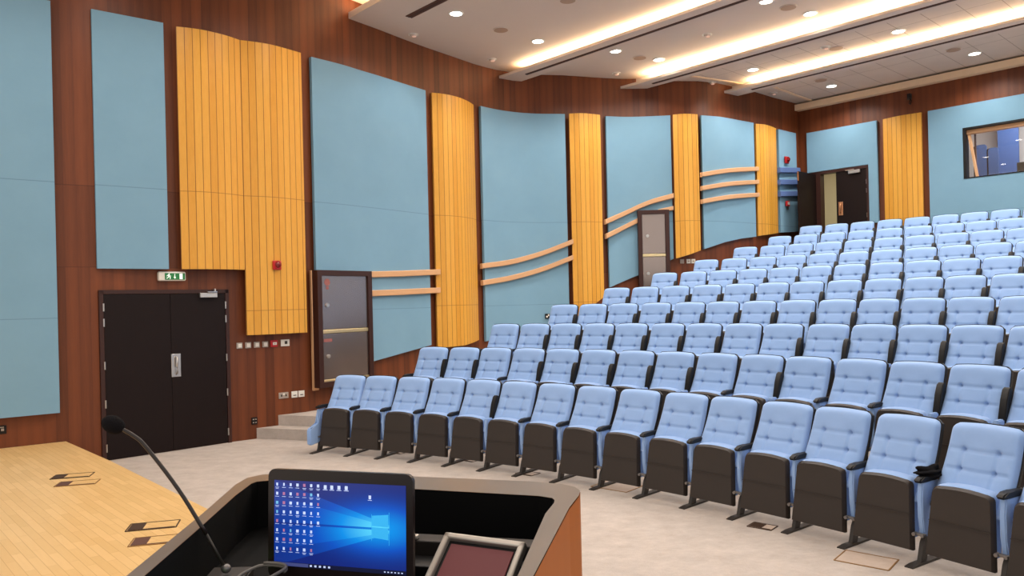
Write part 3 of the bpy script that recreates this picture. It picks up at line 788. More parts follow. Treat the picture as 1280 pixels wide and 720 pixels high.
# ------------------------------------------------------------------ rear door, corridor
RZ = math.atan2(RD.y, RD.x)
s0, s1 = S_DOOR; W = s1-s0
p = rear(s0); t = thing('door_2', 'dark double door in the rear corner with one leaf open', 'door', (p.x, p.y, ZR), RZ, None, 'structure')
H = DOOR_TOP-ZR
bm = BM()
for x in (.085, W-.02): box(bm, (x, .03, H/2), (.18 if x < .1 else .045, .20, H))
box(bm, (W/2, .03, H-.02), (W, .20, .06)); box(bm, (-.06, -.02, H-.01), (.14, .05, .05)); obj('door_frame', bm, M['frame'], t)
lw = .69
bm = BM(); box(bm, (W-.045-lw/2, -.02, H/2-.02), (lw, .045, H-.06), .004); leaf = obj('door_leaf', bm, M['wenge'], t)
hx = W-.045-lw+.1
bm = BM(); box(bm, (hx, -.05, 1.40), (.1, .014, .31), .004); obj('handle_plate', bm, M['copper'], leaf, label='coppery pull plate')
bm = BM(); tube(bm, [(hx, -.05, 1.29), (hx, -.09, 1.31), (hx, -.095, 1.40), (hx, -.09, 1.49), (hx, -.05, 1.51)], .014); obj('pull_handle', bm, M['copper'], leaf, True)
bm = BM(); box(bm, (W-.30, -.075, H-.10), (.26, .055, .07), .006); cl = obj('door_closer', bm, M['chrome'], leaf, label='silver overhead closer')
bm = BM(); box(bm, (W-.40, -.09, H-.05), (.2, .02, .015), 0, Matrix.Rotation(-.1, 3, 'Z')); obj('closer_arm', bm, M['chrome'], cl)
for z in (.35, 1.2, 1.75, 1.95):
    bm = BM(); cyl(bm, (W-.045, -.045, z), .012, .1, seg=12); obj('hinge', bm, M['chrome'], t)
# left leaf swung into the hall
bm = BM(); box(bm, (.05, -.075-.42, H/2-.02), (.045, .84, H-.06), .004); leaf = obj('door_leaf', bm, M['wenge'], t)
for z in (.42, H-.16):
    bm = BM(); box(bm, (.05, -.917, z), (.022, .006, .2)); obj('flush_bolt', bm, M['copper'], leaf, label='coppery flush bolt')
# corridor behind the door
def rbox(name, s_a, s_b, o_a, o_b, z0, z1, mat, lab, cat, kind='structure'):
    bm = BM(); flat(bm, [tuple(rear(s_a, o_a)), tuple(rear(s_b, o_a)), tuple(rear(s_b, o_b)), tuple(rear(s_a, o_b))], z0, z1)
    return tag(obj(name, bm, mat), lab, cat, kind=kind)
rbox('floor_corridor', s0-1.5, s1+.5, .16, 2.2, ZR-.1, ZR, M['carpet'], 'corridor floor seen through the open rear door', 'floor')
rbox('wall_corridor', s0-1.5, s1+.5, 2.2, 2.3, ZR, 5.3, M['olive'], 'pale olive corridor wall seen through the open rear door', 'wall')
rbox('ceiling_corridor', s0-1.5, s1+.5, .16, 2.3, 5.3, 5.4, M['plaster'], 'corridor ceiling beyond the rear door', 'ceiling')
rbox('wall_corridor_side', s1+.5, s1+.6, .16, 2.3, ZR, 5.3, M['olive'], 'corridor end wall beyond the rear door', 'wall')
q = rear(s0+.72, 2.2); t = thing('notice_board', 'grey board on the corridor wall beyond the open rear door', 'notice board', (q.x, q.y, 3.52), RZ)
bm = BM(); box(bm, (0, -.015, .55), (.62, .03, 1.1), .006); obj('board', bm, M['board'], t)
bm = BM(); box(bm, (0, -.02, 1.1), (.64, .045, .03)); box(bm, (0, -.02, 0), (.64, .045, .03)); obj('board_frame', bm, M['greyplate'], t)
L = bpy.data.lights.new('corridor lamp', 'AREA'); L.energy = 16; L.size = .5; L.color = (1, .93, .74)
o = bpy.data.objects.new('corridor_lamp', L); COL.objects.link(o); q = rear(s0+.5, 1.2); o.location = (q.x, q.y, 5.25)

# ------------------------------------------------------------------ control room window
s0, s1 = S_WIN; W = s1-s0; H = WZ[1]-WZ[0]; p = rear(s0)
t = thing('window_1', 'control room window high in the rear wall', 'window', (p.x, p.y, WZ[0]), RZ, None, 'structure')
bm = BM()
for x in (.025, W-.025): box(bm, (x, .02, H/2), (.05, .20, H))
box(bm, (W/2, .02, .01), (W, .20, .02)); box(bm, (W/2, .02, H-.02), (W, .20, .04)); obj('outer_frame', bm, M['black'], t)
bm = BM(); box(bm, (W/2, .05, H-.085), (W-.1, .1, .085)); obj('top_bar', bm, M['rail'], t, label='pale wood head bar')
bm = BM(); prism(bm, [(.055, H-.1), (.10, H-.1), (.235, .02), (.195, .02)], lambda q: (q[0], .02, q[1]), lambda q: (q[0], .09, q[1])); obj('side_bar', bm, M['rail'], t, label='slanting pale wood bar')
bm = BM(); box(bm, (.16, .16, H/2), (.03, .04, H-.1), 0); obj('inner_post', bm, M['frame'], t)
bm = BM(); box(bm, (W/2, .13, H/2), (W-.1, .012, H-.06)); obj('window_pane', bm, M['glass'], t)
rbox('floor_control_room', s0-1.3, s1+.3, .16, 2.4, 3.2, 3.3, M['carpet'], 'control room floor beyond the window', 'floor')
rbox('wall_control_room', s0-1.3, s1+.8, 2.4, 2.5, 3.3, 6.1, M['ctrlwhite'], 'white control room wall beyond the window', 'wall')
rbox('wall_control_room_side', s0-1.4, s0-1.3, .16, 2.5, 3.3, 6.1, M['ctrlwhite'], 'white control room side wall beyond the window', 'wall')
rbox('ceiling_control_room', s0-1.3, s1+.8, .16, 2.5, 6.1, 6.2, M['plaster'], 'control room ceiling beyond the window', 'ceiling')
def rpanel(s, o0, w, z0, z1, mat, name, lab, cat, rad, thick=.05):
    q = rear(s, o0); t = thing(name, lab, cat, (q.x, q.y, z0), RZ); h = z1-z0
    bm = BM(); pts = [(-w/2, 0), (w/2, 0)]
    for i in range(7):
        a = PI/2*i/6; pts.append((w/2-rad+rad*math.cos(a), h-rad+rad*math.sin(a)))
    for i in range(7):
        a = PI/2+PI/2*i/6; pts.append((-w/2+rad+rad*math.cos(a), h-rad+rad*math.sin(a)))
    prism(bm, pts, lambda q: (q[0], -thick, q[1]), lambda q: (q[0], 0, q[1])); obj('panel_face', bm, mat, t)
    bm = BM(); prism(bm, [(x*1.0-.04, y+.0) for x, y in pts], lambda q: (q[0], -thick+.02, q[1]), lambda q: (q[0], -.005, q[1])); obj('panel_back', bm, M['iron'], t)
rpanel(s0-.12, 1.6, .22, 3.3, 5.12, M['ctrlblue2'], 'rounded_screen', 'left rounded blue panel inside the control room', 'screen', .06)
rpanel(s0+.12, 1.6, .19, 3.3, 5.02, M['ctrlblue2'], 'rounded_screen', 'right rounded blue panel inside the control room', 'screen', .06)
q = rear(s0+.325, 1.9); t = thing('tall_blue_panel', 'tall flat blue panel inside the control room', 'panel', (q.x, q.y, 3.3), RZ)
bm = BM(); box(bm, (0, 0, 1.35), (.40, .05, 2.7), .006); obj('panel_face', bm, M['ctrlblue'], t)
q = rear(s0+1.0, .75); t = thing('console_monitor', 'dark monitor back at the right of the control room window', 'monitor', (q.x, q.y, 3.3), RZ)
bm = BM(); box(bm, (0, 0, 1.03), (.5, .06, .36), .01); obj('casing', bm, M['darkolive'], t)
bm = BM(); box(bm, (0, 0, .42), (.08, .08, .84)); box(bm, (0, 0, .02), (.5, .3, .04)); obj('stand', bm, M['black'], t)
L = bpy.data.lights.new('control room lamp', 'AREA'); L.energy = 60; L.size = .9; L.color = (.96, .97, 1)
o = bpy.data.objects.new('control_room_lamp', L); COL.objects.link(o); q = rear(s0+.9, .9); o.location = (q.x, q.y, 6.05)

# ------------------------------------------------------------------ chairs
BW = .237; ZB0 = .40
def back_y(z):                     # front face of the padding's back plane: leans back towards the top
    f = max(0, (CHAIR_H-z)/(CHAIR_H-ZB0)); return .005+.30*f**1.05-.03*math.sin(PI*f)
def back_out(u, v):                # outline with rounded top corners and a crowned top
    z = ZB0+(CHAIR_H-.014-ZB0)*v; r = .042; w = BW*(1+.075*(1-v)**.8-.012)
    dz = z-(CHAIR_H-.014-r)
    if dz > 0: w = w-r+math.sqrt(max(0, r*r-dz*dz*.98))
    x = u*w; z += .014*(1-(x/BW)**2)*v**6
    return x, z
def backrest_bm():
    bm = BM(); nu, nv = 44, 46
    F, B = [], []
    for j in range(nv+1):
        v = j/nv; fr, br = [], []
        for i in range(nu+1):
            u = -1+2*i/nu; x, z = back_out(u, v); y = back_y(z)
            T = .062*(max(0, 1-abs(u)**9)**.5)*(max(0, 1-abs(2*v-1)**16)**.5)
            puff = 0
            for bx in (-.115, .115):
                for bz in (.795, .665):
                    d2 = (x-bx)**2+(z-bz)**2; puff -= .030*math.exp(-d2/(2*.010**2))+.009*math.exp(-d2/(2*.035**2))
            for bz in (.795, .665):
                if abs(x) < .21: puff -= .011*math.exp(-((z-bz)/.009)**2)
            if z < .81:
                for bx in (-.115, .115): puff -= .011*math.exp(-((x-bx)/.009)**2)*min(1, (.81-z)/.03)
            puff += .012*(1-u*u)
            wing = .012*abs(u)**3
            fr.append(bm.verts.new((x, y+T+(puff+wing)*min(1, T/.04), z)))
            br.append(None if 0 < i < nu and 0 < j < nv else fr[-1])
        F.append(fr)
    for j in range(nv):
        for i in range(nu): bm.faces.new((F[j][i], F[j][i+1], F[j+1][i+1], F[j+1][i]))
    return bm
def shell_bm():
    bm = BM(); nu, nv = 16, 20; A, B = [], []
    for j in range(nv+1):
        v = j/nv; a, b = [], []
        for i in range(nu+1):
            u = -1+2*i/nu; x, z = back_out(u, v); x *= 1.035; z += .004*v; y = back_y(z)
            a.append(bm.verts.new((x, y+.006, z))); b.append(bm.verts.new((x*.985, y-.028-.012*(1-u*u), z-.006*v)))
        A.append(a); B.append(b)
    for j in range(nv):
        for i in range(nu):
            bm.faces.new((A[j][i], A[j][i+1], A[j+1][i+1], A[j+1][i])); bm.faces.new((B[j][i], B[j+1][i], B[j+1][i+1], B[j][i+1]))
    for j in range(nv):
        bm.faces.new((A[j][0], A[j+1][0], B[j+1][0], B[j][0])); bm.faces.new((A[j][nu], B[j][nu], B[j+1][nu], A[j+1][nu]))
    for i in range(nu):
        bm.faces.new((A[0][i], B[0][i], B[0][i+1], A[0][i+1])); bm.faces.new((A[nv][i], A[nv][i+1], B[nv][i+1], B[nv][i]))
    return bm
def pan_outline(w0, w1, z0, z1, r, crown=.012, n=8):
    pts = [(-w0, z0), (w0, z0)]
    for i in range(n+1):
        a = PI/2*i/n; pts.append((w1-r+r*math.cos(a), z1-r+r*math.sin(a)))
    for i in range(1, 6): x = (w1-r)*(1-2*i/6); pts.append((x, z1+crown*(1-(x/(w1-r))**2)))
    for i in range(n+1):
        a = PI/2+PI/2*i/n; pts.append((-w1+r+r*math.cos(a), z1-r+r*math.sin(a)))
    return pts
def pan_bm():       # underside of the tipped-up seat, facing the stage
    bm = BM(); pts = pan_outline(.228, .202, .085, .565, .05)
    f = lambda q, d: (q[0], .44-.055*(q[1]-.085)/.44+d-.35*(q[0])**2, q[1])
    outer = [bm.verts.new(f(q, 0)) for q in pts]; inner = [bm.verts.new(f((q[0]*.95, .30+(q[1]-.30)*.955), .022)) for q in pts]; back = [bm.verts.new(f(q, -.03)) for q in pts]
    n = len(pts)
    for i in range(n):
        j = (i+1) % n
        bm.faces.new((outer[i], outer[j], inner[j], inner[i])); bm.faces.new((back[i], back[j], outer[j], outer[i]))
    # front split by a shallow step line
    fc = bm.faces.new(inner); bm.faces.new(back[::-1])
    box(bm, (0, .44-.031+.0195, .335), (.40, .006, .004))
    return bm
def cushion_bm():
    bm = BM(); pts = pan_outline(.215, .198, .16, .572, .055)
    lay = []
    for d, sc in ((.298, .93), (.310, .99), (.385, .995), (.400, .985), (.412, .95)):
        lay.append([bm.verts.new((q[0]*sc, d-.045*(q[1]-.16)/.38, .345+(q[1]-.345)*(sc+.0)+.004)) for q in pts])
    n = len(pts)
    for A, B in zip(lay[:-1], lay[1:]):
        for i in range(n): bm.faces.new((A[i], A[(i+1) % n], B[(i+1) % n], B[i]))
    bm.faces.new(lay[0]); bm.faces.new(lay[-1][::-1]); return bm
SX = .2665
def arm_down_bm(sx):
    bm = BM(); vs = []
    prof = [(.11, .572), (.11, .592), (.15, .602), (.28, .606), (.36, .604), (.41, .594), (.422, .580), (.41, .566), (.34, .568), (.25, .570)]
    side(bm, prof, sx-.028, sx+.028)
    es = [e for e in bm.edges if abs(e.verts[0].co.x-e.verts[1].co.x) < 1e-5]
    bmesh.ops.bevel(bm, geom=es, offset=.01, segments=2, affect='EDGES'); return bm
def arm_up_bm(sx):
    bm = BM(); prof = [(.22, .50), (.27, .50), (.275, .58), (.235, .72), (.195, .80), (.165, .815), (.135, .80), (.15, .70), (.19, .58)]
    side(bm, prof, sx-.028, sx+.028)
    es = [e for e in bm.edges if abs(e.verts[0].co.x-e.verts[1].co.x) < 1e-5]
    bmesh.ops.bevel(bm, geom=es, offset=.005, segments=2, affect='EDGES'); return bm
def side_bm(sx):
    bm = BM(); side(bm, [(.17, .57), (.38, .57), (.395, .46), (.385, .32), (.37, .19), (.29, .16), (.2, .18), (.18, .32)], sx-.02, sx+.02)
    es = [e for e in bm.edges if abs(e.verts[0].co.x-e.verts[1].co.x) < 1e-5]
    bmesh.ops.bevel(bm, geom=es, offset=.008, segments=2, affect='EDGES'); return bm
def end_bm(sx):
    bm = BM(); side(bm, [(.10, .55), (.36, .55), (.39, .37), (.55, .33), (.57, .30), (.57, .13), (.54, .11), (.16, .15), (.12, .3)], sx-.03, sx+.03)
    es = [e for e in bm.edges if abs(e.verts[0].co.x-e.verts[1].co.x) < 1e-5]
    bmesh.ops.bevel(bm, geom=es, offset=.01, segments=2, affect='EDGES'); return bm
def leg_bm(sx):
    bm = BM(); side(bm, [(.15, .57), (.22, .57), (.28, .3), (.38, .14), (.42, .012), (.35, .012), (.30, .12), (.19, .3)], sx-.015, sx+.015); return bm
def foot_bm(sx):
    bm = BM(); side(bm, [(.06, .0), (.55, .0), (.55, .008), (.48, .016), (.12, .018), (.06, .012)], sx-.03, sx+.03); return bm
def bracket_bm(sx):
    bm = BM(); box(bm, (sx, .40, .205), (.085, .03, .018), .004); cyl(bm, (sx-.03, .415, .205), .013, .03, 'Y', 12); cyl(bm, (sx+.03, .415, .205), .013, .03, 'Y', 12); return bm
MESH = {}
def mk(name, bm, mat, smooth=True, auto=.7):
    o = obj(name, bm, mat, None, smooth, None, auto); me = o.data; bpy.data.objects.remove(o); return me
MESH['backrest'] = mk('backrest', backrest_bm(), M['seat'], True, None)
MESH['back_shell'] = mk('back_shell', shell_bm(), M['black'])
MESH['seat_pan'] = mk('seat_pan', pan_bm(), M['dark'])
MESH['seat_cushion'] = mk('seat_cushion', cushion_bm(), M['seat'])
for nm, sx in (('L', -SX), ('R', SX)):
    MESH['down'+nm] = mk('armrest', arm_down_bm(sx), M['black']); MESH['up'+nm] = mk('armrest', arm_up_bm(sx), M['black'])
    MESH['side'+nm] = mk('side_panel', side_bm(sx), M['seat']); MESH['leg'+nm] = mk('leg', leg_bm(sx), M['iron'])
    MESH['foot'+nm] = mk('foot_plate', foot_bm(sx), M['iron']); MESH['brk'+nm] = mk('bracket', bracket_bm(sx), M['greybolt'])
MESH['endR'] = mk('end_panel', end_bm(SX+.02), M['seat'])
DOWN = {0: set(range(16))-{4}, 1: {2, 8, 10, 11}, 2: {0, 7}}
ONAME = ['first', 'second', 'third', 'fourth', 'fifth', 'sixth', 'seventh', 'eighth', 'ninth', 'tenth', 'eleventh', 'twelfth', 'thirteenth', 'fourteenth', 'fifteenth', 'sixteenth']
for k, row in enumerate(TH):
    for j, th in enumerate(row):
        down = j in DOWN.get(k, {1} if k > 2 else set())
        lab = 'light blue tufted auditorium chair, %s from the wall end of the %s row%s' % (ONAME[j], ROWN[k], '' if down else ', armrest raised')
        c = thing('auditorium_chair', lab, 'chair', pol(RR[k], th)+(ZF[k],), math.atan2(math.cos(th), -math.sin(th)), 'blue auditorium chairs in curved rows')
        for nm in ('backrest', 'back_shell', 'seat_pan', 'seat_cushion'): link(nm, MESH[nm], c)
        sides = ['L']+(['R'] if j == 0 else [])
        for sd in sides:
            link('armrest', MESH[('down' if down or sd == 'R' else 'up')+sd], c)
            if sd == 'R' and k == 0: link('end_panel', MESH['endR'], c)
            else: link('side_panel', MESH['side'+sd], c)
            link('leg', MESH['leg'+sd], c); link('foot_plate', MESH['foot'+sd], c); link('bracket', MESH['brk'+sd], c)

# black cloth on an armrest of the front row
th = TH[0][13]; rzc = math.atan2(math.cos(th), -math.sin(th)); p = pol(RR[0], th)
bm = BM(); n = 26; ring = []
vs = bmesh.ops.create_icosphere(bm, subdivisions=4, radius=1)['verts']
for v in vs:
    c = v.co; w = 1+.28*math.sin(5*c.x+2)*math.cos(4*c.y+1)+.18*math.sin(9*c.z+3*c.x)
    v.co = Vector((c.x*.075*w, c.y*.12*w, max(-.012, c.z*.04*w)))
t = obj('cloth', bm, M['cloth'], None, True); t.rotation_euler = (0, 0, rzc)
loc = Matrix.Rotation(rzc, 3, 'Z') @ Vector((-SX+.01, .22, .616)); t.location = (p[0]+loc.x, p[1]+loc.y, loc.z)
tag(t, 'crumpled black cloth lying on a front row armrest', 'cloth')

# ------------------------------------------------------------------ floor boxes
def lid(x, y, z, w, d, rz, lab, group, mats, strip=True):
    t = thing('floor_box', lab, 'floor box', (x, y, z), rz, group); e = .009
    bm = BM()
    box(bm, (0, d/2, .002), (w, e, .006)); box(bm, (0, -d/2, .002), (w, e, .006)); box(bm, (w/2, 0, .002), (e, d, .006)); box(bm, (-w/2, 0, .002), (e, d, .006)); obj('lid_edge', bm, mats[0], t)
    bm = BM(); box(bm, (0, 0, .0005), (w-e, d-e, .004)); obj('lid', bm, mats[1], t)
    if strip:
        bm = BM(); box(bm, (-w/2+.06, 0, .003), (.1, d-.03, .006)); obj('cable_flap', bm, mats[2], t)
        bm = BM(); box(bm, (.05, -d/2+.014, .003), (w-.12, .014, .006)); obj('lid_handle', bm, mats[2], t)
SG, CG = 'floor boxes in the stage', 'floor outlets in the carpet'
for x, y, f, lab in ((-4.33, 7.50, 1, 'dark edged floor box farther back on stage, nearer the wall'), (-4.10, 7.18, 0, 'pale floor box in front of the far dark one'),
                  (-2.70, 5.70, 1, 'dark edged floor box nearest the lectern on stage'), (-2.50, 5.34, 0, 'pale floor box half hidden behind the lectern')):
    lid(x, y, .3, .34, .2, math.radians(15), lab, SG, (M['mark'] if f else M['brassline'], M['stage'], M['mark'] if f else M['slot']), True)
for x, y, f, w, lab in ((-1.5, 9.86, 1, .2, 'small floor outlet under the third front row chair'), (-.55, 9.28, 1, .22, 'small floor outlet before the fifth front row chair'), (.13, 8.48, 1, .22, 'floor outlet before the seventh front row chair'),
                     (1.02, 7.80, 0, .42, 'square carpet lid before the ninth front row chair'), (2.02, 6.33, 1, .2, 'dark floor outlet before the twelfth front row chair'),
                     (2.48, 5.47, 0, .36, 'square carpet lid before the fourteenth front row chair')):
    lid(x, y, 0, w, w*.75, math.radians(-40), lab, CG, (M['brassline'] if not f else M['mark'], M['hatch'], M['mark']), bool(f))

# ------------------------------------------------------------------ lectern
ZRIM = 1.37
t = thing('lectern', 'wooden lectern with dark recessed desk and taupe rim in the foreground', 'lectern', (-.3, 1.7, .3))
def loc2(P): return [(x+.3, y-1.7) for x, y in P]
OUTER = [(-.74, 1.02), (-.779, 1.535), (-.809, 1.975), (-.838, 2.295), (-.833, 2.38), (-.80, 2.42), (-.72, 2.43), (-.313, 2.346), (.043, 2.245), (.13, 2.205), (.165, 2.165), (.176, 2.12), (.168, 2.07), (.133, 1.95), (.031, 1.482), (-.07, 1.02)]
INNER = [(-.705, 1.02), (-.742, 1.533), (-.763, 1.834), (-.79, 2.159), (-.793, 2.30), (-.785, 2.325), (-.755, 2.335), (-.289, 2.185), (-.05, 2.11), (.06, 2.075), (.095, 2.05), (.10, 2.03), (.097, 2.0), (.07, 1.90), (-.0, 1.484), (-.10, 1.02)]
Zr = ZRIM-.3; Zd = 1.235-.3
o_, i_ = loc2(OUTER), loc2(INNER); n = len(o_)
bm = BM(); A = [bm.verts.new((x, y, Zr)) for x, y in o_]; B = [bm.verts.new((x, y, 0)) for x, y in o_]
for k in range(n-1): bm.faces.new((A[k], A[k+1], B[k+1], B[k]))
bm.faces.new((A[n-1], A[0], B[0], B[n-1])); bm.faces.new(B)
A2 = [bm.verts.new((x, y, Zd)) for x, y in o_]
obj('body', bm, M['lectern'], t, label='caramel veneered outer body')
bm = BM()
for z0, z1 in ((Zr, Zr+.004),):
    A = [bm.verts.new((x, y, z1)) for x, y in o_]; B = [bm.verts.new((x, y, z1)) for x, y in i_]
    for k in range(n-1):
        bm.faces.new((A[k], A[k+1], B[k+1], B[k]))
obj('rim', bm, M['rim'], t, label='taupe laminate top edge')
bm = BM(); A = [bm.verts.new((x, y, Zr+.003)) for x, y in i_]; B = [bm.verts.new((x, y, Zd)) for x, y in i_]
for k in range(n-1): bm.faces.new((A[k], A[k+1], B[k+1], B[k]))
bm.faces.new((A[n-1], A[0], B[0], B[n-1])); bm.faces.new(B)
obj('desk_well', bm, M['blackwell'], t, label='black recessed desk')
DZ = 1.235
t = thing('equipment_rack', 'dark equipment unit at the back of the lectern desk', 'equipment', (-.16, 1.90, DZ), -.24)
bm = BM(); box(bm, (0, .07, .03), (.42, .06, .06), .004); obj('casing', bm, M['equip'], t)
bm = BM(); box(bm, (0, .0, .012), (.40, .08, .024), .003); obj('lower_ledge', bm, M['black'], t)
bm = BM(); box(bm, (-.16, .05, .066), (.10, .02, .012), .004); obj('silver_handle', bm, M['silver'], t, label='short silver bar')
bm = BM(); box(bm, (.07, .036, .05), (.10, .006, .03)); obj('front_insert', bm, M['black'], t)

# laptop
t = thing('laptop', 'open black laptop showing a blue desktop on the lectern', 'laptop', (-.422, 1.81, DZ), -.276)
tilt = .047; scz = 1.38-DZ; sh, sw = .204, .345
Rt = Matrix.Rotation(-tilt, 4, 'X'); Rt.translation = Vector((0, 0, scz))
lid_o = None
def lid_part(name, bm, mat, parent, smooth=False, label=None):
    bmesh.ops.transform(bm, matrix=Rt, verts=bm.verts); return obj(name, bm, mat, parent, smooth, label, .6 if smooth else None)
bm = BM(); ow, oh, rc = sw/2+.017, sh/2+.03, .018
pts = []
for cx_, cz_, a0 in ((ow-rc, oh-rc-.004, 0), (-ow+rc, oh-rc-.004, PI/2), (-ow+rc, -oh+rc, PI), (ow-rc, -oh+rc, 1.5*PI)):
    for i in range(7): a = a0+PI/2*i/6; pts.append((cx_+rc*math.cos(a), cz_+rc*math.sin(a)))
prism(bm, pts, lambda q: (q[0], .002, q[1]), lambda q: (q[0], .014, q[1]))
lidp = lid_part('lid', bm, M['bezel'], t, label='dark screen lid')
def quad_uv(bm, x0, z0, x1, z1, y):
    uvl = bm.loops.layers.uv.verify()
    f = bm.faces.new([bm.verts.new(q) for q in ((x0, y, z0), (x1, y, z0), (x1, y, z1), (x0, y, z1))])
    for l, u in zip(f.loops, ((0, 0), (1, 0), (1, 1), (0, 1))): l[uvl].uv = u
bm = BM(); quad_uv(bm, -sw/2, -sh/2, sw/2, sh/2, .0012)
bmesh.ops.transform(bm, matrix=Rt, verts=bm.verts)
screen = obj('screen', bm, M['screen'], lidp, label='lit blue desktop screen')
def SP(u, v): return (-sw/2+u*sw, -sh/2+v*sh)
bm = BM(); rnd = random.Random(3)
def rect(bm, u0, v0, u1, v1, y, mi=0):
    a, b = SP(u0, v0), SP(u1, v1)
    f = bm.faces.new([bm.verts.new(q) for q in ((a[0], y, a[1]), (b[0], y, a[1]), (b[0], y, b[1]), (a[0], y, b[1]))]); f.material_index = mi
cols = [8, 8, 8, 8, 8, 8, 5]
for c_ in range(7):
    for r in range(cols[c_]):
        u = .024+c_*.0535; v = .955-r*.107; w = rnd.uniform(.006, .010); mi = rnd.choice((0, 0, 0, 0, 0, 0, 1, 2))
        rect(bm, u-w, v-.02, u+w, v+.014, .0006, mi); rect(bm, u-.015, v-.041, u+.015, v-.036, .0006, 0)
        if rnd.random() < .4: rect(bm, u-.011, v-.055, u+.011, v-.05, .0006, 0)
for u in (.40, .45, .505, .56):
    rect(bm, u-.011, .92, u+.011, .965, .0006, 0); rect(bm, u-.018, .908, u+.018, .914, .0006, 0)
rect(bm, .728, .83, .746, .872, .0006, 0); rect(bm, .722, .815, .752, .82, .0006, 0)
bmesh.ops.transform(bm, matrix=Rt, verts=bm.verts)
tag(obj('desktop_icons', bm, [M['iconw'], M['iconr'], M['iconc']], lidp), kind='stuff')
bm = BM(); rect(bm, 0, 0, 1, .048, .0008); bmesh.ops.transform(bm, matrix=Rt, verts=bm.verts); tb = obj('taskbar', bm, M['taskbar'], lidp)
bm = BM(); rect(bm, .035, .006, .27, .044, .0005, 0); bmesh.ops.transform(bm, matrix=Rt, verts=bm.verts); obj('search_field', bm, M['search'], lidp)
bm = BM()
for u in (.016, .29, .325, .36, .395, .43): rect(bm, u-.008, .014, u+.008, .036, .0004)
for i in range(6): rect(bm, .84+i*.025, .018, .852+i*.025, .03, .0004)
bmesh.ops.transform(bm, matrix=Rt, verts=bm.verts); obj('taskbar_icons', bm, M['iconw'], lidp)
bm = BM()       # the bright window of the wallpaper: four panes in perspective
def pane(pts, mi=0):
    f = bm.faces.new([bm.verts.new((SP(*q)[0], .0007, SP(*q)[1])) for q in pts]); f.material_index = mi
pane([(.752, .530), (.872, .525), (.872, .665), (.752, .645)]); pane([(.752, .40), (.872, .38), (.872, .512), (.752, .517)])
for a, b in (((.748, .36), (.748, .66)), ((.876, .32), (.876, .69))): pane([(a[0], a[1]), (a[0]+.003, a[1]), (b[0]+.003, b[1]), (b[0], b[1])])
bmesh.ops.transform(bm, matrix=Rt, verts=bm.verts); obj('window_emblem', bm, M['winpane'], lidp)
bm = BM(); box(bm, (0, -.115, .009), (.375, .245, .018), .006, seg=2); base = obj('keyboard_base', bm, M['bezel'], t)
bm = BM()
for r in range(5):
    for c_ in range(14): box(bm, (-.156+c_*.024, -.03-r*.022, .0195), (.019, .017, .003))
obj('keys', bm, M['keys'], base)
bm = BM(); box(bm, (0, -.19, .0185), (.1, .06, .002)); obj('touchpad', bm, M['equip'], base)
bm = BM(); cyl(bm, (0, .004, .014), .008, .3, 'X', 14); obj('hinge', bm, M['bezel'], t)

# touch panel
t = thing('touch_panel', 'silver framed tilted touch screen at the right of the lectern desk', 'touch screen', (-.135, 1.70, DZ-.01), -.45)
Rp = Matrix.Rotation(-math.radians(52), 4, 'X'); Rp.translation = Vector((0, 0, .012))
pw, ph = .215, .17
bm = BM()
fr_o = [(-pw/2, 0), (pw/2, 0), (pw/2, ph), (-pw/2, ph)]
for x in (-pw/2+.008, pw/2-.008): box(bm, (x, .004, ph/2), (.016, .022, ph), .004)
for z in (.008, ph-.008): box(bm, (0, .004, z), (pw, .022, .016), .004)
bmesh.ops.transform(bm, matrix=Rp, verts=bm.verts); obj('silver_frame', bm, M['silver'], t)
bm = BM(); box(bm, (0, .012, ph/2), (pw-.02, .012, ph-.02)); bmesh.ops.transform(bm, matrix=Rp, verts=bm.verts); pb = obj('screen_bezel', bm, M['black'], t)
bm = BM(); box(bm, (0, .005, ph/2), (pw-.05, .004, ph-.05)); bmesh.ops.transform(bm, matrix=Rp, verts=bm.verts); obj('screen', bm, M['panelred'], pb, label='dim dark red screen')
bm = BM(); side(bm, [(.0, 0), (.16, 0), (.135, .10), (.02, .012)], -pw/2+.02, pw/2-.02); obj('wedge_base', bm, M['equip'], t)

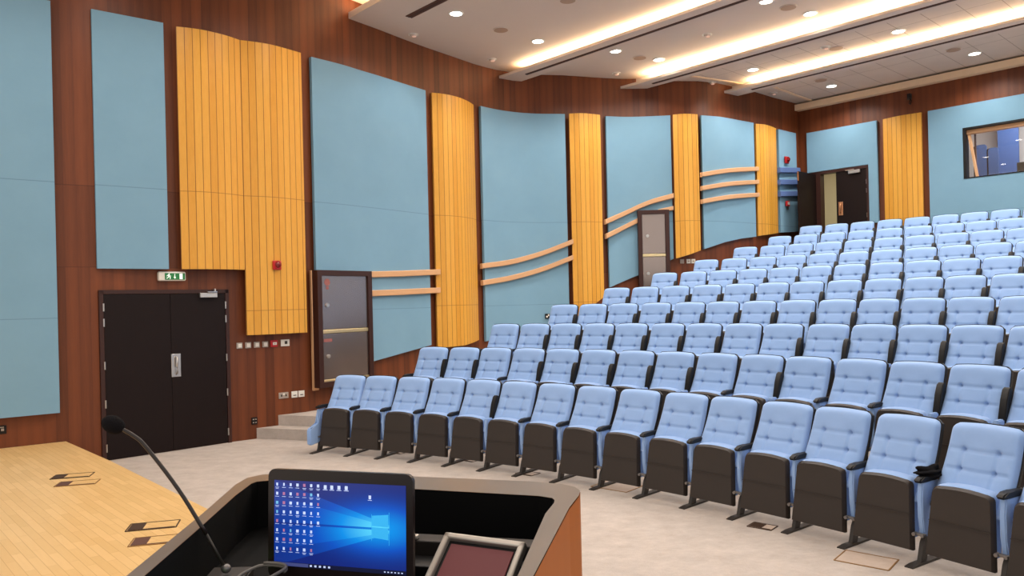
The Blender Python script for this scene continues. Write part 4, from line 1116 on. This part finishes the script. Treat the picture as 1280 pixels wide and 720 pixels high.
# gooseneck microphone
bx, by = -.70, 1.84
t = thing('gooseneck_microphone', 'black gooseneck microphone with foam head on the lectern', 'microphone', (bx, by, DZ))
bm = BM(); side(bm, [(-.10, 0), (.05, 0), (.05, .03), (-.08, .018)], -.05, .05); bmesh.ops.bevel(bm, geom=list(bm.edges), offset=.004, segments=2, affect='EDGES'); bs = obj('base', bm, M['equip'], t)
bm = BM(); cyl(bm, (-.005, -.07, .024), .006, .006, seg=12); obj('indicator_light', bm, M['led'], bs, label='green indicator light')
bm = BM(); sphere(bm, (0, 0, .042), .012, (1, 1, .9)); obj('swivel', bm, M['greybolt'], t, True)
bm = BM(); tube(bm, [(-.005, 0, .05), (-.05, .0, .135)], .0035, 8); obj('rod', bm, M['iron'], t, True)
bm = BM(); tube(bm, catmull([(-.045, 0, .125), (-.11, .0, .235), (-.185, 0, .338), (-.215, .0, .366), (-.245, 0, .384)], 5), .0048, 12); obj('gooseneck', bm, M['bezel'], t, True)
bm = BM(); vs = sphere(bm, (0, 0, 0), .021, (1.35, 1, 1), 24, 16)
bmesh.ops.rotate(bm, cent=(0, 0, 0), matrix=Matrix.Rotation(.5, 3, 'Y'), verts=vs); bmesh.ops.translate(bm, vec=(-.262, 0, .393), verts=vs); obj('foam_windscreen', bm, M['foam'], t, True)

# loose cable
t = thing('coiled_cable', 'grey cable looped between microphone and laptop', 'cable', (-.60, 1.80, DZ))
bm = BM(); pts = []
for i in range(60):
    a = i/60*2.3*2*PI; pts.append((.05*math.cos(a)+.006*math.sin(3*a), .042*math.sin(a), .012+.035*(.5+.5*math.sin(a*.5+1))+.006*i/60))
tube(bm, pts, .004, 8); obj('cable_loop', bm, M['cable'], t, True)
bm = BM(); tube(bm, catmull([(-.05, 0, .02), (-.075, -.05, .014), (-.07, -.12, .008), (-.03, -.2, .006)], 6), .004, 8); obj('cable_tail', bm, M['cable'], t, True)

# ------------------------------------------------------------------ light, camera, view
w = bpy.data.worlds.new('hall'); SC.world = w; w.use_nodes = True
w.node_tree.nodes['Background'].inputs[0].default_value = (1.0, .96, .92, 1); w.node_tree.nodes['Background'].inputs[1].default_value = 1.0

cam = bpy.data.cameras.new('camera'); co = bpy.data.objects.new('camera', cam); COL.objects.link(co)
F = 960; ROLL = .0235
cam.sensor_width = 36; cam.lens = F/1280*36; cam.shift_y = (377.2-360)/1280; cam.clip_start = .05
co.location = (0, 0, 1.9)
co.matrix_world = Matrix.Translation((0, 0, 1.9)) @ Matrix.Rotation(PI/2, 4, 'X') @ Matrix.Rotation(-ROLL, 4, 'Z')
SC.camera = co
SC.view_settings.view_transform = 'Standard'; SC.view_settings.look = 'None'; SC.view_settings.gamma = 1
SC.view_settings.use_curve_mapping = False; SC.view_settings.exposure = -0.08
